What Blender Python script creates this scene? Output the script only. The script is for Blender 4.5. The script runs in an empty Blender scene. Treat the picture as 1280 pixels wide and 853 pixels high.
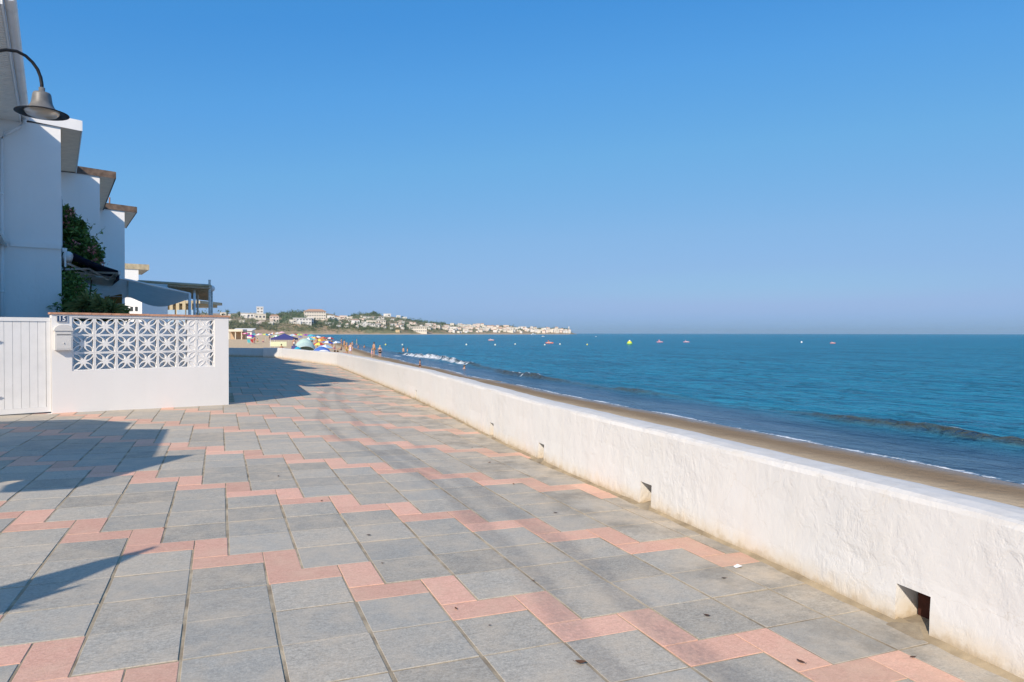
import bpy, bmesh, math, random
from mathutils import Vector, Matrix, noise
random.seed(7)
sc = bpy.context.scene
COL = sc.collection
R = math.radians

# ------------------------------------------------------------------ camera
F = 860.73; YAW = 0.400261; PITCH = -math.atan(9.7/F); ROLL = 0.0015
CAM = Vector((0.5612, -4.7876, 1.3615))
fw = Vector((math.sin(YAW)*math.cos(PITCH), math.cos(YAW)*math.cos(PITCH), math.sin(PITCH)))
rt = Vector((math.cos(YAW), -math.sin(YAW), 0)); up = rt.cross(fw)
cr, sr = math.cos(ROLL), math.sin(ROLL)
rt, up = (rt*cr+up*sr), (up*cr-rt*sr)
cd = bpy.data.cameras.new('camera'); cam = bpy.data.objects.new('camera', cd); COL.objects.link(cam)
cd.sensor_width = 36; cd.lens = F/1280*36; cd.clip_start = .05; cd.clip_end = 60000
cam.matrix_world = Matrix(((rt.x, up.x, -fw.x, CAM.x), (rt.y, up.y, -fw.y, CAM.y), (rt.z, up.z, -fw.z, CAM.z), (0, 0, 0, 1)))
sc.camera = cam
# ------------------------------------------------------------------ sky, sun, exposure
SUN_EL, SUN_AZ = R(33.9), R(222.5)
w = bpy.data.worlds.new('World'); sc.world = w; w.use_nodes = True
wt = w.node_tree; bg = wt.nodes['Background']
sky = wt.nodes.new('ShaderNodeTexSky'); sky.sky_type = 'NISHITA'; sky.sun_disc = False
sky.sun_elevation = SUN_EL; sky.sun_rotation = SUN_AZ
sky.altitude = 0; sky.air_density = 1.0; sky.dust_density = 1.0; sky.ozone_density = 5
EXPO = 0.4
HAZE = 0.00005
def vmul(sock, k):
    n = wt.nodes.new('ShaderNodeVectorMath'); n.operation = 'MULTIPLY'; wt.links.new(sock, n.inputs[0]); n.inputs[1].default_value = (k, k, k); return n.outputs[0]
cv = wt.nodes.new('ShaderNodeRGBCurve'); wt.links.new(vmul(sky.outputs[0], .1), cv.inputs[1])      # tone of the clear summer sky, its overhead end raised to lift shade
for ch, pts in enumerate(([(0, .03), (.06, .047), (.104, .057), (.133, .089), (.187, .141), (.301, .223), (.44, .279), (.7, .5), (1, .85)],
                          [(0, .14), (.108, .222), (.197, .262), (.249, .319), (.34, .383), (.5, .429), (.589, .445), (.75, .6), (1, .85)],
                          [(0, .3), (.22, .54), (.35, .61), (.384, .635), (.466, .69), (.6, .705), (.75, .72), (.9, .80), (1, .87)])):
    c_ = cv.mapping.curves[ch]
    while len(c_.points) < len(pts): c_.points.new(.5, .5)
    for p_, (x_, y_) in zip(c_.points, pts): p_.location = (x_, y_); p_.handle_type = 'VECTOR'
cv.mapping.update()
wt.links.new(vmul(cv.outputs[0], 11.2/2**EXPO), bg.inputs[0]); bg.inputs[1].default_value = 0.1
sl = bpy.data.lights.new('sun', 'SUN'); sl.energy = 3.9; sl.angle = R(0.53); sl.color = (1, .87, .71)
so = bpy.data.objects.new('sun', sl); COL.objects.link(so); so.location = (-30, -30, 40)
trav = Vector((-math.sin(SUN_AZ)*math.cos(SUN_EL), -math.cos(SUN_AZ)*math.cos(SUN_EL), -math.sin(SUN_EL)))
so.rotation_euler = trav.to_track_quat('-Z', 'Y').to_euler()
sc.view_settings.view_transform = 'Standard'; sc.view_settings.look = 'None'
sc.view_settings.exposure = EXPO; sc.view_settings.gamma = 1

# ------------------------------------------------------------------ helpers
def at(px, py, D):                      # a point of the place, from its bearing and its distance
    return CAM + fw*D + rt*((px-640)/F*D) + up*(-(py-426.5)/F*D)
SX, SV = -0.0204880, 0.0029804          # the paving falls towards the sea wall
def gz(x, y): return SX*x + SV*y
TILT = (math.atan(SV), -math.atan(SX), 0)

def mat(name, rough=.8, spec=.3, metal=0):
    m = bpy.data.materials.new(name); m.use_nodes = True
    b = m.node_tree.nodes['Principled BSDF']
    b.inputs['Roughness'].default_value = rough; b.inputs['Specular IOR Level'].default_value = spec
    b.inputs['Metallic'].default_value = metal
    return m, m.node_tree, b
class G:                                # small node-graph writer
    def __init__(s, nt): s.nt = nt; s.n = nt.nodes; s.l = nt.links
    def pos(s): return s.n.new('ShaderNodeNewGeometry').outputs['Position']
    def obj(s): return s.n.new('ShaderNodeTexCoord').outputs['Object']
    def put(s, sock, v):
        if isinstance(v, (int, float)): sock.default_value = v
        elif isinstance(v, tuple):
            sock.default_value = v if len(v) == len(sock.default_value) else (*v, 1)
        else: s.l.new(v, sock)
    def noise(s, vec, scale, detail=4, rough=.55, dist=0):
        n = s.n.new('ShaderNodeTexNoise'); s.put(n.inputs['Vector'], vec)
        n.inputs['Scale'].default_value = scale; n.inputs['Detail'].default_value = detail
        n.inputs['Roughness'].default_value = rough; n.inputs['Distortion'].default_value = dist
        return n.outputs['Fac']
    def vor(s, vec, scale, feat='F1'):
        n = s.n.new('ShaderNodeTexVoronoi'); s.put(n.inputs['Vector'], vec); n.feature = feat
        n.inputs['Scale'].default_value = scale; return n.outputs['Distance']
    def scl(s, vec, sc_):
        n = s.n.new('ShaderNodeVectorMath'); n.operation = 'MULTIPLY'; s.put(n.inputs[0], vec); n.inputs[1].default_value = sc_
        return n.outputs[0]
    def m(s, op, a, b=0.0, c=0.0):
        n = s.n.new('ShaderNodeMath'); n.operation = op
        s.put(n.inputs[0], a); s.put(n.inputs[1], b); s.put(n.inputs[2], c); return n.outputs[0]
    def sep(s, vec):
        n = s.n.new('ShaderNodeSeparateXYZ'); s.put(n.inputs[0], vec); return n.outputs
    def mix(s, f, a, b, mode='MIX'):
        n = s.n.new('ShaderNodeMix'); n.data_type = 'RGBA'; n.blend_type = mode
        s.put(n.inputs[0], f); s.put(n.inputs[6], a); s.put(n.inputs[7], b); return n.outputs[2]
    def ramp(s, f, stops, interp='LINEAR'):
        n = s.n.new('ShaderNodeValToRGB'); s.put(n.inputs[0], f); cr_ = n.color_ramp; cr_.interpolation = interp
        while len(cr_.elements) < len(stops): cr_.elements.new(.5)
        for e, (p, c) in zip(cr_.elements, stops):
            e.position = p; e.color = (c, c, c, 1) if isinstance(c, (int, float)) else (*c, 1)
        return n.outputs[0]
    def smooth(s, v, a, b):
        n = s.n.new('ShaderNodeMapRange'); n.interpolation_type = 'SMOOTHSTEP'; s.put(n.inputs[0], v)
        n.inputs[1].default_value = a; n.inputs[2].default_value = b; return n.outputs[0]
    def bump(s, h, strength=.3, dist=.01, nrm=None):
        n = s.n.new('ShaderNodeBump'); n.inputs['Strength'].default_value = strength; n.inputs['Distance'].default_value = dist
        s.put(n.inputs['Height'], h)
        if nrm: s.l.new(nrm, n.inputs['Normal'])
        return n.outputs[0]
    def attr(s, name): n = s.n.new('ShaderNodeAttribute'); n.attribute_name = name; return n.outputs['Fac']
    def rnd(s):
        a = s.n.new('ShaderNodeObjectInfo').outputs['Random']; b = s.n.new('ShaderNodeNewGeometry').outputs['Random Per Island']
        return s.m('FRACT', s.m('ADD', a, b))

def flat(name, c, rough=.7, var=.12, scale=6, bump=0.0, metal=0, spec=.3):
    m, nt, b = mat(name, rough, spec, metal); g = G(nt)
    n = g.noise(g.pos(), scale, 5)
    f = g.ramp(n, [(.3, 1-var), (.7, 1+var*.5)])
    g.put(b.inputs['Base Color'], g.mix(1.0, c, f, 'MULTIPLY'))
    if bump: g.put(b.inputs['Normal'], g.bump(g.noise(g.pos(), scale*12, 4), .5, bump))
    return m

M = {}
def wob(g, p):
    n = g.n.new('ShaderNodeTexNoise'); g.l.new(p, n.inputs['Vector']); n.inputs['Scale'].default_value = 2.2; n.inputs['Detail'].default_value = 6; n.inputs['Roughness'].default_value = .65
    return n.outputs['Color']
def plaster(name, c, dirt=.3, relief=.004, base_dust=False):
    m, nt, b = mat(name, .85, .15); g = G(nt); p = g.pos()
    big = g.noise(p, .9, 5, .6); fine = g.noise(p, 9, 6, .65); streak = g.noise(g.scl(p, (5, 5, .5)), 1.4, 5, .6)
    col = g.mix(g.ramp(big, [(.35, 0), (.75, 1)]), c, tuple(x*.955 for x in c))
    dm = g.m('MULTIPLY', g.ramp(streak, [(.5, 0), (.78, 1)]), dirt)
    col = g.mix(dm, col, (.56, .50, .42))
    if base_dust:
        z = g.sep(p); h = g.m('SUBTRACT', z[2], g.m('ADD', g.m('MULTIPLY', z[0], SX), g.m('MULTIPLY', z[1], SV)))
        hh = g.m('ADD', h, g.m('MULTIPLY', g.m('SUBTRACT', fine, .5), .16))
        col = g.mix(g.m('MULTIPLY', g.smooth(hh, .16, 0.0), .55), col, (.62, .49, .31))
        col = g.mix(g.m('MULTIPLY', g.smooth(hh, .06, .0), .6), col, (.40, .30, .18))
        blot = g.ramp(g.noise(g.scl(p, (1, 1, 2.5)), 3.1, 6, .7), [(.58, 0), (.75, 1)])
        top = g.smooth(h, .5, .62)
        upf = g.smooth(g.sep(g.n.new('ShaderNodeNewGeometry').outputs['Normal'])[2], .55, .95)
        col = g.mix(g.m('MULTIPLY', upf, g.m('ADD', .45, g.m('MULTIPLY', g.ramp(fine, [(.4, 0), (.7, 1)]), .35))), col, (.50, .475, .44))  # stained top; upward faces also darkened to hold down the sunlit brightness
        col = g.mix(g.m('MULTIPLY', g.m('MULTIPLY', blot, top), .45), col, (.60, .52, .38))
        crack = g.ramp(g.vor(g.mix(.30, p, wob(g, p)), 1.9, 'DISTANCE_TO_EDGE'), [(0.0, 1), (.004, 0)])
        col = g.mix(g.m('MULTIPLY', crack, g.m('MULTIPLY', g.ramp(g.noise(p, .7, 2), [(.50, 0), (.56, 1)]), .40)), col, (.5, .45, .38))
    g.put(b.inputs['Base Color'], col)
    lump = g.noise(p, 3.2, 4, .5, .2); trowel = g.noise(g.scl(p, (1, 1, .8)), 9.5, 6, .62, .35)
    pits = g.noise(p, 120, 3)
    hgt = g.m('ADD', g.m('MULTIPLY', lump, 2.0), g.m('ADD', g.m('MULTIPLY', g.m('MULTIPLY', g.ramp(trowel, [(.42, 0), (.5, .55), (.6, 1)]), g.ramp(big, [(.40, .12), (.62, 1)])), .9), g.m('MULTIPLY', pits, .12)))
    g.put(b.inputs['Normal'], g.bump(hgt, 1.0, relief))
    return m
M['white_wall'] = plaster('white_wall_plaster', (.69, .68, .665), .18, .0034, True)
M['house_white'] = plaster('house_render', (.88, .87, .855), .06, .0015)
M['garden_white'] = plaster('garden_wall_paint', (.80, .78, .755), .05, .0007)
M['block_white'] = flat('breeze_block_paint', (.80, .785, .76), .75, .06, 14, .002)
M['terracotta'] = flat('terracotta_coping', (.56, .30, .19), .8, .3, 9, .002)
M['pvc'] = flat('white_pvc', (.78, .78, .78), .45, .05, 3)
M['soffit'] = flat('painted_soffit', (.78, .68, .55), .7, .12, 5)
M['soffit_w'] = flat('white_soffit', (.80, .78, .73), .7, .08, 5)
M['brown_tile'] = flat('weathered_roof_tile', (.16, .115, .09), .85, .5, 7, .01)
M['beige_roof'] = flat('beige_roof_edge', (.52, .44, .30), .85, .3, 4, .01)
M['gate_paint'] = flat('gate_paint', (.80, .785, .76), .5, .06, 5)
M['grey_metal'] = flat('grey_metal', (.62, .61, .59), .5, .1, 5, 0, .1)
M['white_metal'] = flat('white_painted_metal', (.76, .76, .76), .4, .06, 5)
M['navy'] = flat('navy_awning_cloth', (.018, .028, .075), .85, .2, 20)
M['sail'] = flat('grey_white_canopy_cloth', (.80, .80, .79), .85, .08, 4)
def translucent(name, f_):
    m_ = M[name]; nt_ = m_.node_tree; b_ = nt_.nodes['Principled BSDF']; o_ = nt_.nodes['Material Output']
    t_ = nt_.nodes.new('ShaderNodeBsdfTranslucent'); x_ = nt_.nodes.new('ShaderNodeMixShader'); x_.inputs[0].default_value = f_
    src = b_.inputs['Base Color'].links[0].from_socket; nt_.links.new(src, t_.inputs[0])
    nt_.links.new(b_.outputs[0], x_.inputs[1]); nt_.links.new(t_.outputs[0], x_.inputs[2]); nt_.links.new(x_.outputs[0], o_.inputs[0])
M['reed'] = flat('brown_reed_mat', (.75, .45, .18), .9, .5, 14, .01)
translucent('sail', .55); translucent('reed', .75)
M['ochre'] = flat('ochre_screen', (.46, .25, .07), .85, .35, 12)
M['lamp_metal'] = flat('lamp_grey_metal', (.17, .17, .17), .5, .25, 9, .001, .15)
M['lamp_dark'] = flat('lamp_dark_iron', (.035, .035, .037), .45, .2, 9, 0, .5)
M['letterbox'] = flat('letterbox_enamel', (.66, .64, .61), .45, .08, 6)
M['plate_blue'] = flat('plate_blue_enamel', (.035, .07, .14), .3, .05, 3)
M['plate_white'] = flat('plate_white_enamel', (.8, .8, .8), .3, .03, 3)
M['window_glass'] = flat('window_glass', (.03, .04, .05), .08, .05, 3, 0, 0, .6)
M['shutter'] = flat('window_frame_white', (.72, .72, .72), .5, .05, 3)
M['drain'] = flat('dark_terracotta_pipe', (.07, .022, .014), .9, .3, 20)
M['rust'] = flat('rusty_pipe', (.30, .15, .09), .8, .4, 9)
M['dark_wood'] = flat('brown_wood', (.52, .38, .25), .8, .3, 12)
M['grey_wood'] = flat('weathered_post_wood', (.74, .69, .62), .85, .3, 12)
M['blue_screen'] = flat('blue_screen_cloth', (.30, .42, .55), .85, .1, 5)

def leafmat(name, c1, c2):
    m, nt, b = mat(name, .6, .25); g = G(nt)
    g.put(b.inputs['Base Color'], g.mix(g.rnd(), c1, c2)); return m
M['leaf'] = leafmat('dark_green_leaf', (.035, .09, .02), (.17, .27, .06))
M['yucca'] = leafmat('yellow_green_blade', (.09, .12, .03), (.30, .29, .10))
M['flower'] = leafmat('pink_blossom', (.55, .14, .16), (.80, .36, .32))
M['bark'] = flat('bark', (.10, .075, .05), .9, .3, 12)
M['pine'] = leafmat('far_tree_leaf', (.045, .085, .040), (.115, .16, .075))
M['scrub'] = leafmat('far_scrub_leaf', (.10, .125, .055), (.20, .21, .11))
M['dry_leaf'] = leafmat('dry_leaf', (.05, .03, .02), (.16, .07, .035))

# grey / pink pavers: fine relief, dust and the tyre marks of a turning vehicle lie in the material
def paver(name, cdark, clight, pink):
    m, nt, b = mat(name, .82, .22); g = G(nt); p = g.pos(); s = g.sep(p)
    fine = g.noise(p, 95, 6, .75); grit = g.noise(p, 310, 3, .7)
    fl = g.noise(g.scl(p, (1, 2.6, 1)), 17, 5, .7, .6); big = g.noise(p, 1.1, 5, .6); mid = g.noise(p, 5.5, 5, .65)
    col = g.mix(g.ramp(g.m('ADD', g.m('MULTIPLY', fine, .6), g.m('MULTIPLY', g.noise(g.scl(p, (1, 1.8, 1)), 34, 5, .7), .4)), [(.38, 0), (.62, 1)]), cdark, clight)
    col = g.mix(g.m('MULTIPLY', g.ramp(grit, [(.60, 0), (.72, 1)]), .35), col, tuple(min(.8, x*1.6) for x in clight))
    col = g.mix(g.m('MULTIPLY', g.ramp(fl, [(.5, 0), (.75, 1)]), .35), col, tuple(x*.7 for x in cdark))
    r = g.rnd()
    col = g.mix(1.0, col, g.ramp(r, [(0, .82), (1, 1.13)]), 'MULTIPLY')
    if not pink: col = g.mix(g.ramp(g.m('FRACT', g.m('MULTIPLY', r, 7.31)), [(.35, 0), (1, .5)]), col, g.mix(fine, (.235, .24, .228), (.46, .46, .43)))
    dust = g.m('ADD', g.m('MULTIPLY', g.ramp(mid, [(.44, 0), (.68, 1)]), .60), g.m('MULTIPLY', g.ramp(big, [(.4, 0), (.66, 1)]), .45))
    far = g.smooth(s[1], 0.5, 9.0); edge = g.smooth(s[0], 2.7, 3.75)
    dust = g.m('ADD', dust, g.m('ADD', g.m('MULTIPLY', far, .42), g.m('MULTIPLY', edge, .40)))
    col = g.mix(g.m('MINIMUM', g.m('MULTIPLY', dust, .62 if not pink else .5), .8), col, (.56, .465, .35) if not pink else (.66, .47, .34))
    # dark wet-looking patches along the wall foot
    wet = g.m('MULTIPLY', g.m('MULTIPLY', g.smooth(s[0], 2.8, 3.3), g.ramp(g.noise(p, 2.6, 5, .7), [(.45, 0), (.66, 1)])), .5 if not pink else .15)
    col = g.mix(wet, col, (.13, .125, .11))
    yn = g.m('DIVIDE', g.m('ADD', s[1], 6.0), 22.0)
    def track(pts, wid, amt):
        xr = g.m('MULTIPLY', g.ramp(yn, [((y+6)/22, x/5) for y, x in pts], 'EASE'), 5.0)
        d = g.m('ABSOLUTE', g.m('SUBTRACT', g.m('ADD', s[0], g.m('MULTIPLY', g.m('SUBTRACT', mid, .5), .10)), xr))
        k = g.m('MULTIPLY', g.smooth(d, wid, wid*.25), g.ramp(g.noise(g.scl(p, (1, .6, 1)), 40, 4, .7), [(.35, .45), (.6, 1)]))
        k = g.m('MULTIPLY', k, g.ramp(g.noise(g.scl(p, (1, .35, 1)), 2.3, 3), [(.3, .25), (.62, 1)]))
        return g.m('MULTIPLY', g.m('MULTIPLY', k, g.smooth(s[1], 14.5, 12.5)), amt)
    t1 = track([(-5, 1.75), (-2.6, 2.02), (-.6, 2.28), (1.3, 2.43), (2.8, 2.27), (4.7, 2.01), (6.3, 2.03), (9.3, 2.44), (13.4, 3.07)], .14, .62)
    t2 = track([(-5, 2.2), (-2.4, 2.5), (-.6, 2.68), (1.1, 2.69), (3.1, 2.48), (4.6, 2.41), (7.8, 2.68), (13.4, 3.22)], .14, .62)
    t3 = track([(0, 2.9), (3, 2.83), (4.5, 2.79), (6.1, 2.77), (7.9, 2.57), (11, 2.6)], .10, .4)
    tk = g.m('MAXIMUM', g.m('MAXIMUM', t1, t2), g.m('MULTIPLY', t3, g.m('MULTIPLY', g.smooth(s[1], 1.5, 3.5), g.smooth(s[1], 9, 7))))
    col = g.mix(g.m('MULTIPLY', tk, .70), col, (.13, .13, .135))
    g.put(b.inputs['Base Color'], col)
    hgt = g.m('ADD', fine, g.m('ADD', g.m('MULTIPLY', fl, .8), g.m('MULTIPLY', grit, .35)))
    g.put(b.inputs['Normal'], g.bump(hgt, .55, .0035))
    return m
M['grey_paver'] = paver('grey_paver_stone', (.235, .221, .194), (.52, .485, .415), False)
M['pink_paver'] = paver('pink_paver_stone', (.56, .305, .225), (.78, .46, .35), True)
m, nt, b = mat('sandy_mortar', .95, .1); g = G(nt); p = g.pos()
g.put(b.inputs['Base Color'], g.mix(g.ramp(g.noise(p, 5, 5), [(.35, 0), (.65, 1)]), (.22, .18, .13), (.48, .40, .285)))
g.put(b.inputs['Normal'], g.bump(g.noise(p, 150, 4), .6, .004)); M['mortar'] = m
m, nt, b = mat('beach_sand', .95, .1); g = G(nt); p = g.pos(); wet = g.attr('wet')
wn = g.m('ADD', wet, g.m('MULTIPLY', g.m('SUBTRACT', g.noise(p, .8, 5), .5), .3))
dry = g.mix(g.noise(p, 1.2, 6, .7), (.50, .375, .24), (.64, .50, .345))
dry = g.mix(g.m('MULTIPLY', g.ramp(g.noise(p, 7, 5, .7), [(.55, 0), (.75, 1)]), .5), dry, (.26, .18, .11))
col = g.mix(g.smooth(wn, .2, .75), dry, (.27, .195, .125))
g.put(b.inputs['Base Color'], col); g.put(b.inputs['Roughness'], g.ramp(g.smooth(wn, .8, 1.0), [(0, .95), (1, .25)]))
g.put(b.inputs['Normal'], g.bump(g.noise(p, 3, 6, .7), .8, .11)); g.put(b.inputs['Specular IOR Level'], g.m('MULTIPLY', g.smooth(wn, .8, 1.0), .5)); M['sand'] = m
m, nt, b = mat('hill_earth', .95, .1); g = G(nt); p = g.pos()
n1 = g.noise(p, .02, 6, .65); n2 = g.noise(p, .10, 5, .7)
col = g.mix(g.ramp(n1, [(.42, 0), (.58, 1)]), (.42, .29, .19), (.20, .20, .11))
g.put(b.inputs['Base Color'], g.mix(g.m('MULTIPLY', g.ramp(n2, [(.5, 0), (.7, 1)]), .6), col, (.08, .095, .05))); M['hill'] = m
# sea water
m, nt, b = mat('sea_water', .12, .5); g = G(nt); p = g.pos(); s = g.sep(p)
b.inputs['IOR'].default_value = 1.16
sh = g.attr('shallow'); fo = g.attr('foam')
deep = g.mix(g.noise(g.scl(p, (.02, .008, 1)), 1.0, 4), (.014, .205, .335), (.028, .238, .350))
deep = g.mix(g.m('MULTIPLY', g.ramp(g.noise(g.scl(p, (1.7, .85, 1)), .9, 6, .68, .3), [(.53, 0), (.60, 1)]), .66), deep, (.004, .075, .125)); deep = g.mix(g.m('MULTIPLY', g.ramp(g.noise(g.scl(p, (.25, .07, 1)), .7, 5, .6), [(.5, 0), (.62, 1)]), .45), deep, (.006, .10, .175)); col = g.mix(g.smooth(sh, 0, .85), deep, (.050, .110, .180)); col = g.mix(g.smooth(g.m('ADD', sh, g.m('MULTIPLY', g.m('SUBTRACT', g.noise(g.scl(p, (1, .3, 1)), 1.1, 5, .65), .5), .5)), .80, 1.2), col, (.10, .17, .235)); col = g.mix(g.m('MULTIPLY', g.attr('silt'), g.ramp(g.noise(p, 2.5, 5, .7), [(.3, .7), (.5, 1)])), col, (.060, .052, .026))  # ripple shade and pale sky reflection at the edge painted into the colour
fn = g.m('ADD', g.m('MULTIPLY', g.noise(p, 2.2, 6, .75), .6), g.m('MULTIPLY', g.noise(p, 11, 4, .7), .4))
fm = g.smooth(g.m('ADD', fn, g.m('SUBTRACT', fo, 1.0)), -.04+.0, .12)
g.put(b.inputs['Base Color'], g.mix(fm, col, (.70, .73, .76)))
g.put(b.inputs['Roughness'], g.m('ADD', g.m('MULTIPLY', fm, .6), .10))
dist = g.m('ADD', s[1], s[0])
w1 = g.noise(g.scl(p, (1, .45, 1)), .55, 5, .6, .4); w2 = g.noise(g.scl(p, (1, .5, 1)), 2.3, 5, .6, .3); w3 = g.noise(g.scl(p, (1, .5, 1)), .09, 4, .6)
calm = g.m('SUBTRACT', 1.0, g.m('MULTIPLY', sh, .5))
hgt = g.m('ADD', g.m('MULTIPLY', w1, 1.0), g.m('ADD', g.m('MULTIPLY', w2, .5), g.m('MULTIPLY', w3, 2.0)))
bn = g.bump(g.m('MULTIPLY', hgt, calm), 1.0, 1.0); g.put(b.inputs['Normal'], bn)
b.inputs['Specular IOR Level'].default_value = 0
fr = g.n.new('ShaderNodeFresnel'); fr.inputs['IOR'].default_value = 1.33; g.l.new(bn, fr.inputs['Normal'])
gl_ = g.n.new('ShaderNodeBsdfGlossy'); gl_.inputs['Roughness'].default_value = .12; g.l.new(bn, gl_.inputs['Normal'])
mx = g.n.new('ShaderNodeMixShader'); lim = g.m('ADD', .46, g.m('MULTIPLY', g.smooth(sh, .5, 1.0), .15))
g.put(mx.inputs[0], g.m('MULTIPLY', g.m('MINIMUM', fr.outputs[0], lim), g.m('SUBTRACT', 1.0, fm)))
g.l.new(b.outputs[0], mx.inputs[1]); g.l.new(gl_.outputs[0], mx.inputs[2]); g.l.new(mx.outputs[0], g.n['Material Output'].inputs[0]); M['sea'] = m

def colm(c, name=None, rough=.75):
    k = ('c',)+tuple(c)+(rough,)
    if k not in M: M[k] = flat(name or 'cloth_%d' % len(M), c, rough, .1, 8)
    return M[k]

class B:                                 # collects shapes, links them as one mesh object
    def __init__(s): s.v = []; s.f = []; s.mi = []; s.sm = []
    def add(s, vs, fs, mi=0, smooth=False):
        o = len(s.v); s.v += [tuple(v) for v in vs]
        for f in fs: s.f.append(tuple(o+i for i in f)); s.mi.append(mi); s.sm.append(smooth)
    def frame(s, o, ax, ay, az, mi=0):   # a box from corner o and three edges
        o, ax, ay, az = map(Vector, (o, ax, ay, az))
        if ax.cross(ay).dot(az) < 0: ax, ay = ay, ax
        vs = [o, o+ax, o+ax+ay, o+ay, o+az, o+ax+az, o+ax+ay+az, o+ay+az]
        s.add(vs, [(0, 3, 2, 1), (4, 5, 6, 7), (0, 1, 5, 4), (1, 2, 6, 5), (2, 3, 7, 6), (3, 0, 4, 7)], mi)
    def box(s, x0, y0, z0, x1, y1, z1, mi=0): s.frame((x0, y0, z0), (x1-x0, 0, 0), (0, y1-y0, 0), (0, 0, z1-z0), mi)
    def tube(s, pts, rad, n=8, mi=0, caps=True, smooth=True):
        pts = [Vector(p) for p in pts]; rads = rad if isinstance(rad, (list, tuple)) else [rad]*len(pts); rings = []
        for i, p_ in enumerate(pts):
            d = (pts[min(i+1, len(pts)-1)]-pts[max(i-1, 0)]).normalized()
            a = d.cross(Vector((0, 0, 1)) if abs(d.z) < .9 else Vector((1, 0, 0))).normalized(); c = d.cross(a)
            rings.append([p_+(a*math.cos(t)+c*math.sin(t))*rads[i] for t in [2*math.pi*k/n for k in range(n)]])
        vs = [v for r in rings for v in r]; fs = []
        for i in range(len(pts)-1):
            for k in range(n): fs.append((i*n+k, i*n+(k+1) % n, (i+1)*n+(k+1) % n, (i+1)*n+k))
        if caps: fs.append(tuple(range(n))[::-1]); fs.append(tuple((len(pts)-1)*n+k for k in range(n)))
        s.add(vs, fs, mi, smooth)
    def lathe(s, prof, n=16, c=(0, 0, 0), mi=0, mis=None):
        c = Vector(c); vs = []; fs = []
        for r, z in prof: vs += [c+Vector((r*math.cos(2*math.pi*k/n), r*math.sin(2*math.pi*k/n), z)) for k in range(n)]
        o = len(s.v); s.v += [tuple(v) for v in vs]
        for i in range(len(prof)-1):
            for k in range(n):
                s.f.append((o+i*n+k, o+i*n+(k+1) % n, o+(i+1)*n+(k+1) % n, o+(i+1)*n+k))
                s.mi.append(mis[k % len(mis)] if mis else mi); s.sm.append(True)
    def ball(s, c, r, n=8, mi=0, sq=(1, 1, 1)):
        prof = [(max(1e-3, math.sin(math.pi*i/n)), -math.cos(math.pi*i/n)) for i in range(n+1)]
        o = len(s.v); s.lathe([(a*r, z*r) for a, z in prof], n, (0, 0, 0), mi)
        for i in range(o, len(s.v)): v = s.v[i]; s.v[i] = (c[0]+v[0]*sq[0], c[1]+v[1]*sq[1], c[2]+v[2]*sq[2])
    def mesh(s, name, mats):
        me = bpy.data.meshes.new(name); me.from_pydata(s.v, [], s.f); me.update()
        for m_ in (mats if isinstance(mats, (list, tuple)) else [mats]): me.materials.append(m_)
        me.polygons.foreach_set('material_index', s.mi); me.polygons.foreach_set('use_smooth', s.sm); return me
    def build(s, name, mats, parent=None, loc=None):
        return link(name, s.mesh(name, mats), parent, loc)
def link(name, me, parent=None, loc=None):
    o = bpy.data.objects.new(name, me); COL.objects.link(o)
    if parent is not None: o.parent = parent
    if loc is not None: o.location = loc
    return o
def tag(o, label, cat, group=None):
    o['label'] = label; o['category'] = cat
    if group: o['group'] = group
    return o
def thing(name, label, cat, loc=(0, 0, 0), rz=0, group=None):
    o = bpy.data.objects.new(name, None); COL.objects.link(o); o.location = loc; o.rotation_euler = (0, 0, rz); o.empty_display_size = .2
    return tag(o, label, cat, group)
def struct(o): o['kind'] = 'structure'; return o
def copy_thing(o, loc, rz=None, label=None, scale=None):
    r = o.copy(); COL.objects.link(r); r.location = loc
    if rz is not None: r.rotation_euler = (0, 0, rz)
    if scale: r.scale = scale
    if label: r['label'] = label
    for ch in list(o.children):
        c = ch.copy(); COL.objects.link(c); c.parent = r
        for gch in ch.children: d = gch.copy(); COL.objects.link(d); d.parent = c
    return r
def leafy(bm, n, posf, size, mi=0, droop=.3, rng=random):
    for _ in range(n):
        c = Vector(posf()); a = Vector((rng.gauss(0, 1), rng.gauss(0, 1), rng.gauss(0, 1)-droop)).normalized()
        b_ = a.cross(Vector((rng.gauss(0, 1), rng.gauss(0, 1), rng.gauss(0, 1)))).normalized(); l = size*rng.uniform(.6, 1.3); wd = l*.42
        nrm = a.cross(b_)*(l*.08)
        bm.add([c, c+a*l*.5+b_*wd*.5+nrm, c+a*l, c+a*l*.5-b_*wd*.5+nrm], [(0, 1, 2), (0, 2, 3)], mi)

# ------------------------------------------------------------------ ground, promenade and paving
WALLPTS = [(-9, 3.40), (-6, 3.50), (-3, 3.62), (-1.4, 3.74), (0, 3.80), (1.5, 3.83), (3.2, 3.93), (4.5, 4.02), (6.5, 4.2), (9.5, 4.4), (11.4, 4.5), (18.4, 4.8), (24.6, 5.03)]
def wallx(y):
    P = WALLPTS
    if y <= P[0][0]: return P[0][1]
    for (a, xa), (b_, xb) in zip(P, P[1:]):
        if y <= b_: t = (y-a)/(b_-a); return xa+(xb-xa)*t
    return P[-1][1]-max(0, y-24.6)*.16
T = .4
def xlow(y): return -9.0 if y < 9.3 else .72
bm = B()
def Z(x, y, d=0): return gz(x, y)+d
ys = [-16+i*1.0 for i in range(52)]
vs = []; fs = []
for y in ys:
    for x in (-12.0, wallx(y)+.15): vs.append((x, y, Z(x, y, -.0036)))
for y in ys:
    for x in (-12.0, wallx(y)+.15): vs.append((x, y, Z(x, y, -.4)))
n = len(ys)
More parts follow.
